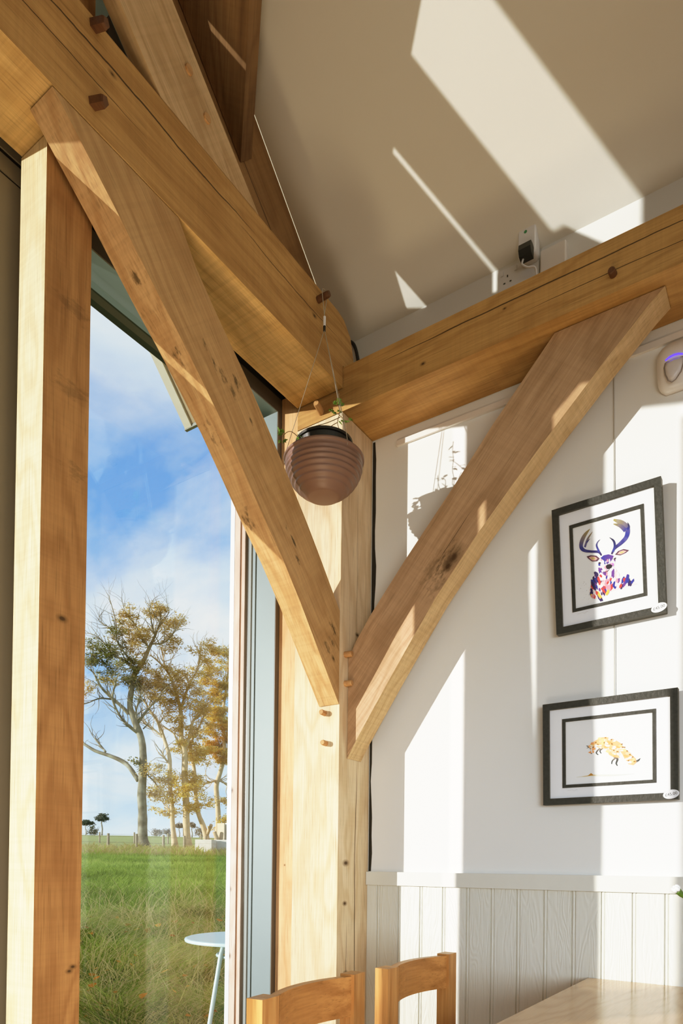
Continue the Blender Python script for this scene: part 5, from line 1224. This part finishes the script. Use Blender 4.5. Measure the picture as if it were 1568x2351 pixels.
l_ = area('floor_bounce_fill', (-1.75, -0.75, 0.12), (-0.55, 0.05, 2.9), 0.9, 0.9, UP_E, (1.0, 0.88, 0.70)); l_.data.spread = math.radians(125)  # added upward fill for tie beam and ceiling, no fitting there

l_ = area('soffit_fill_light', (-0.62, -0.22, 0.10), (-0.55, 0.12, 2.9), 0.5, 0.2, UP2_E, (1.0, 0.80, 0.52)); l_.data.spread = math.radians(70)  # added warm fill to brighten the soffit and brace undersides, not a real lamp
w = bpy.data.worlds.new('sky'); sc.world = w; w.use_nodes = True; nt = w.node_tree; nt.nodes.clear()
out = N(nt, 'ShaderNodeOutputWorld'); bg = N(nt, 'ShaderNodeBackground'); L(nt, bg.outputs[0], out.inputs[0])
tc = N(nt, 'ShaderNodeTexCoord'); sx = N(nt, 'ShaderNodeSeparateXYZ'); L(nt, tc.outputs['Generated'], sx.inputs[0])
zz = math_n(nt, 'MAXIMUM', sx.outputs[2], 0.0)
base = ramp(nt, zz, [(0.0, (0.60, 0.74, 0.90)), (0.12, (0.42, 0.62, 0.90)), (0.40, (0.18, 0.42, 0.84)), (1.0, (0.09, 0.24, 0.62))])
den = math_n(nt, 'ADD', zz, 0.28)
cb = N(nt, 'ShaderNodeCombineXYZ'); L(nt, math_n(nt, 'DIVIDE', sx.outputs[0], den), cb.inputs[0]); L(nt, math_n(nt, 'DIVIDE', sx.outputs[1], den), cb.inputs[1])
mp = N(nt, 'ShaderNodeMapping'); mp.inputs['Location'].default_value = SKY_OFF; L(nt, cb.outputs[0], mp.inputs[0])
nz = N(nt, 'ShaderNodeTexNoise'); nz.inputs['Scale'].default_value = 1.7; nz.inputs['Detail'].default_value = 8; nz.inputs['Roughness'].default_value = 0.55; nz.inputs['Distortion'].default_value = 0.35; L(nt, mp.outputs[0], nz.inputs['Vector'])
cl = ramp(nt, nz.outputs[0], [(0.38, 0.0), (0.50, 0.65), (0.62, 1.0)])
n3 = N(nt, 'ShaderNodeTexNoise'); n3.inputs['Scale'].default_value = 4; n3.inputs['Detail'].default_value = 6; L(nt, mp.outputs[0], n3.inputs['Vector'])
cc = mixc(nt, n3.outputs[0], (0.72, 0.78, 0.86), (0.95, 0.96, 0.96))
sky = mixc(nt, cl, base, cc)
hz = ramp(nt, zz, [(0.0, 0.75), (0.16, 0.15), (0.3, 0.0)])
sky = mixc(nt, hz, sky, (0.68, 0.79, 0.90))
gnd = ramp(nt, math_n(nt, 'ADD', math_n(nt, 'MULTIPLY', sx.outputs[2], 8.0), 0.5), [(0.3, 0.0), (0.5, 1.0)])
sky = mixc(nt, gnd, (0.30, 0.27, 0.20), sky)
L(nt, sky, bg.inputs[0]); bg.inputs[1].default_value = SKY_E

cam = bpy.data.cameras.new('camera'); co = bpy.data.objects.new('camera', cam); COL.objects.link(co); sc.camera = co
f_px, yaw, pitch, roll, cyp = 1569.15, 0.594577, 0.0134855, 0.0113475, 1966.36
fwd = Vector((math.cos(yaw) * math.cos(pitch), math.sin(yaw) * math.cos(pitch), math.sin(pitch)))
rt = Vector((math.sin(yaw), -math.cos(yaw), 0)); up = rt.cross(fwd)
r2 = rt * math.cos(roll) + up * math.sin(roll); u2 = -rt * math.sin(roll) + up * math.cos(roll)
co.matrix_world = Matrix.Translation((-2.0630, -1.4120, 1.12)) @ Matrix((r2, u2, -fwd)).transposed().to_4x4()
cam.sensor_fit = 'HORIZONTAL'; cam.sensor_width = 36.0; cam.lens = 36.0 * f_px / 1568.0
cam.shift_y = (cyp - 2351 / 2) / 1568.0
cam.clip_start = 0.05; cam.clip_end = 1000

sc.view_settings.view_transform = VIEW; sc.view_settings.look = LOOK; sc.view_settings.exposure = EXPO; sc.view_settings.gamma = 1.0
sc.view_settings.use_curve_mapping = True
cm = sc.view_settings.curve_mapping
for ci, pts_ in CURVES:
    c_ = cm.curves[ci]
    c_.points[0].location = (0, 0); c_.points[1].location = (4, 4)
    for p_ in list(pts_) + [(1, 1), (2, 2)]: c_.points.new(*p_)
cm.use_clip = False
c_ = cm.curves[3]; c_.points[0].location = (0, 0); c_.points[1].location = COMB[-1]
for p_ in COMB[:-1]: c_.points.new(*p_)
cm.extend = 'HORIZONTAL'
cm.update()
cy = sc.cycles
cy.use_adaptive_sampling = True; cy.adaptive_threshold = 0.07; cy.adaptive_min_samples = 16
cy.max_bounces = 6; cy.diffuse_bounces = 4; cy.glossy_bounces = 2; cy.transmission_bounces = 4; cy.transparent_max_bounces = 10
cy.sample_clamp_indirect = 6.0; cy.caustics_reflective = False; cy.caustics_refractive = False
cy.use_denoising = True
try: cy.denoiser = 'OPENIMAGEDENOISE'
except Exception: pass
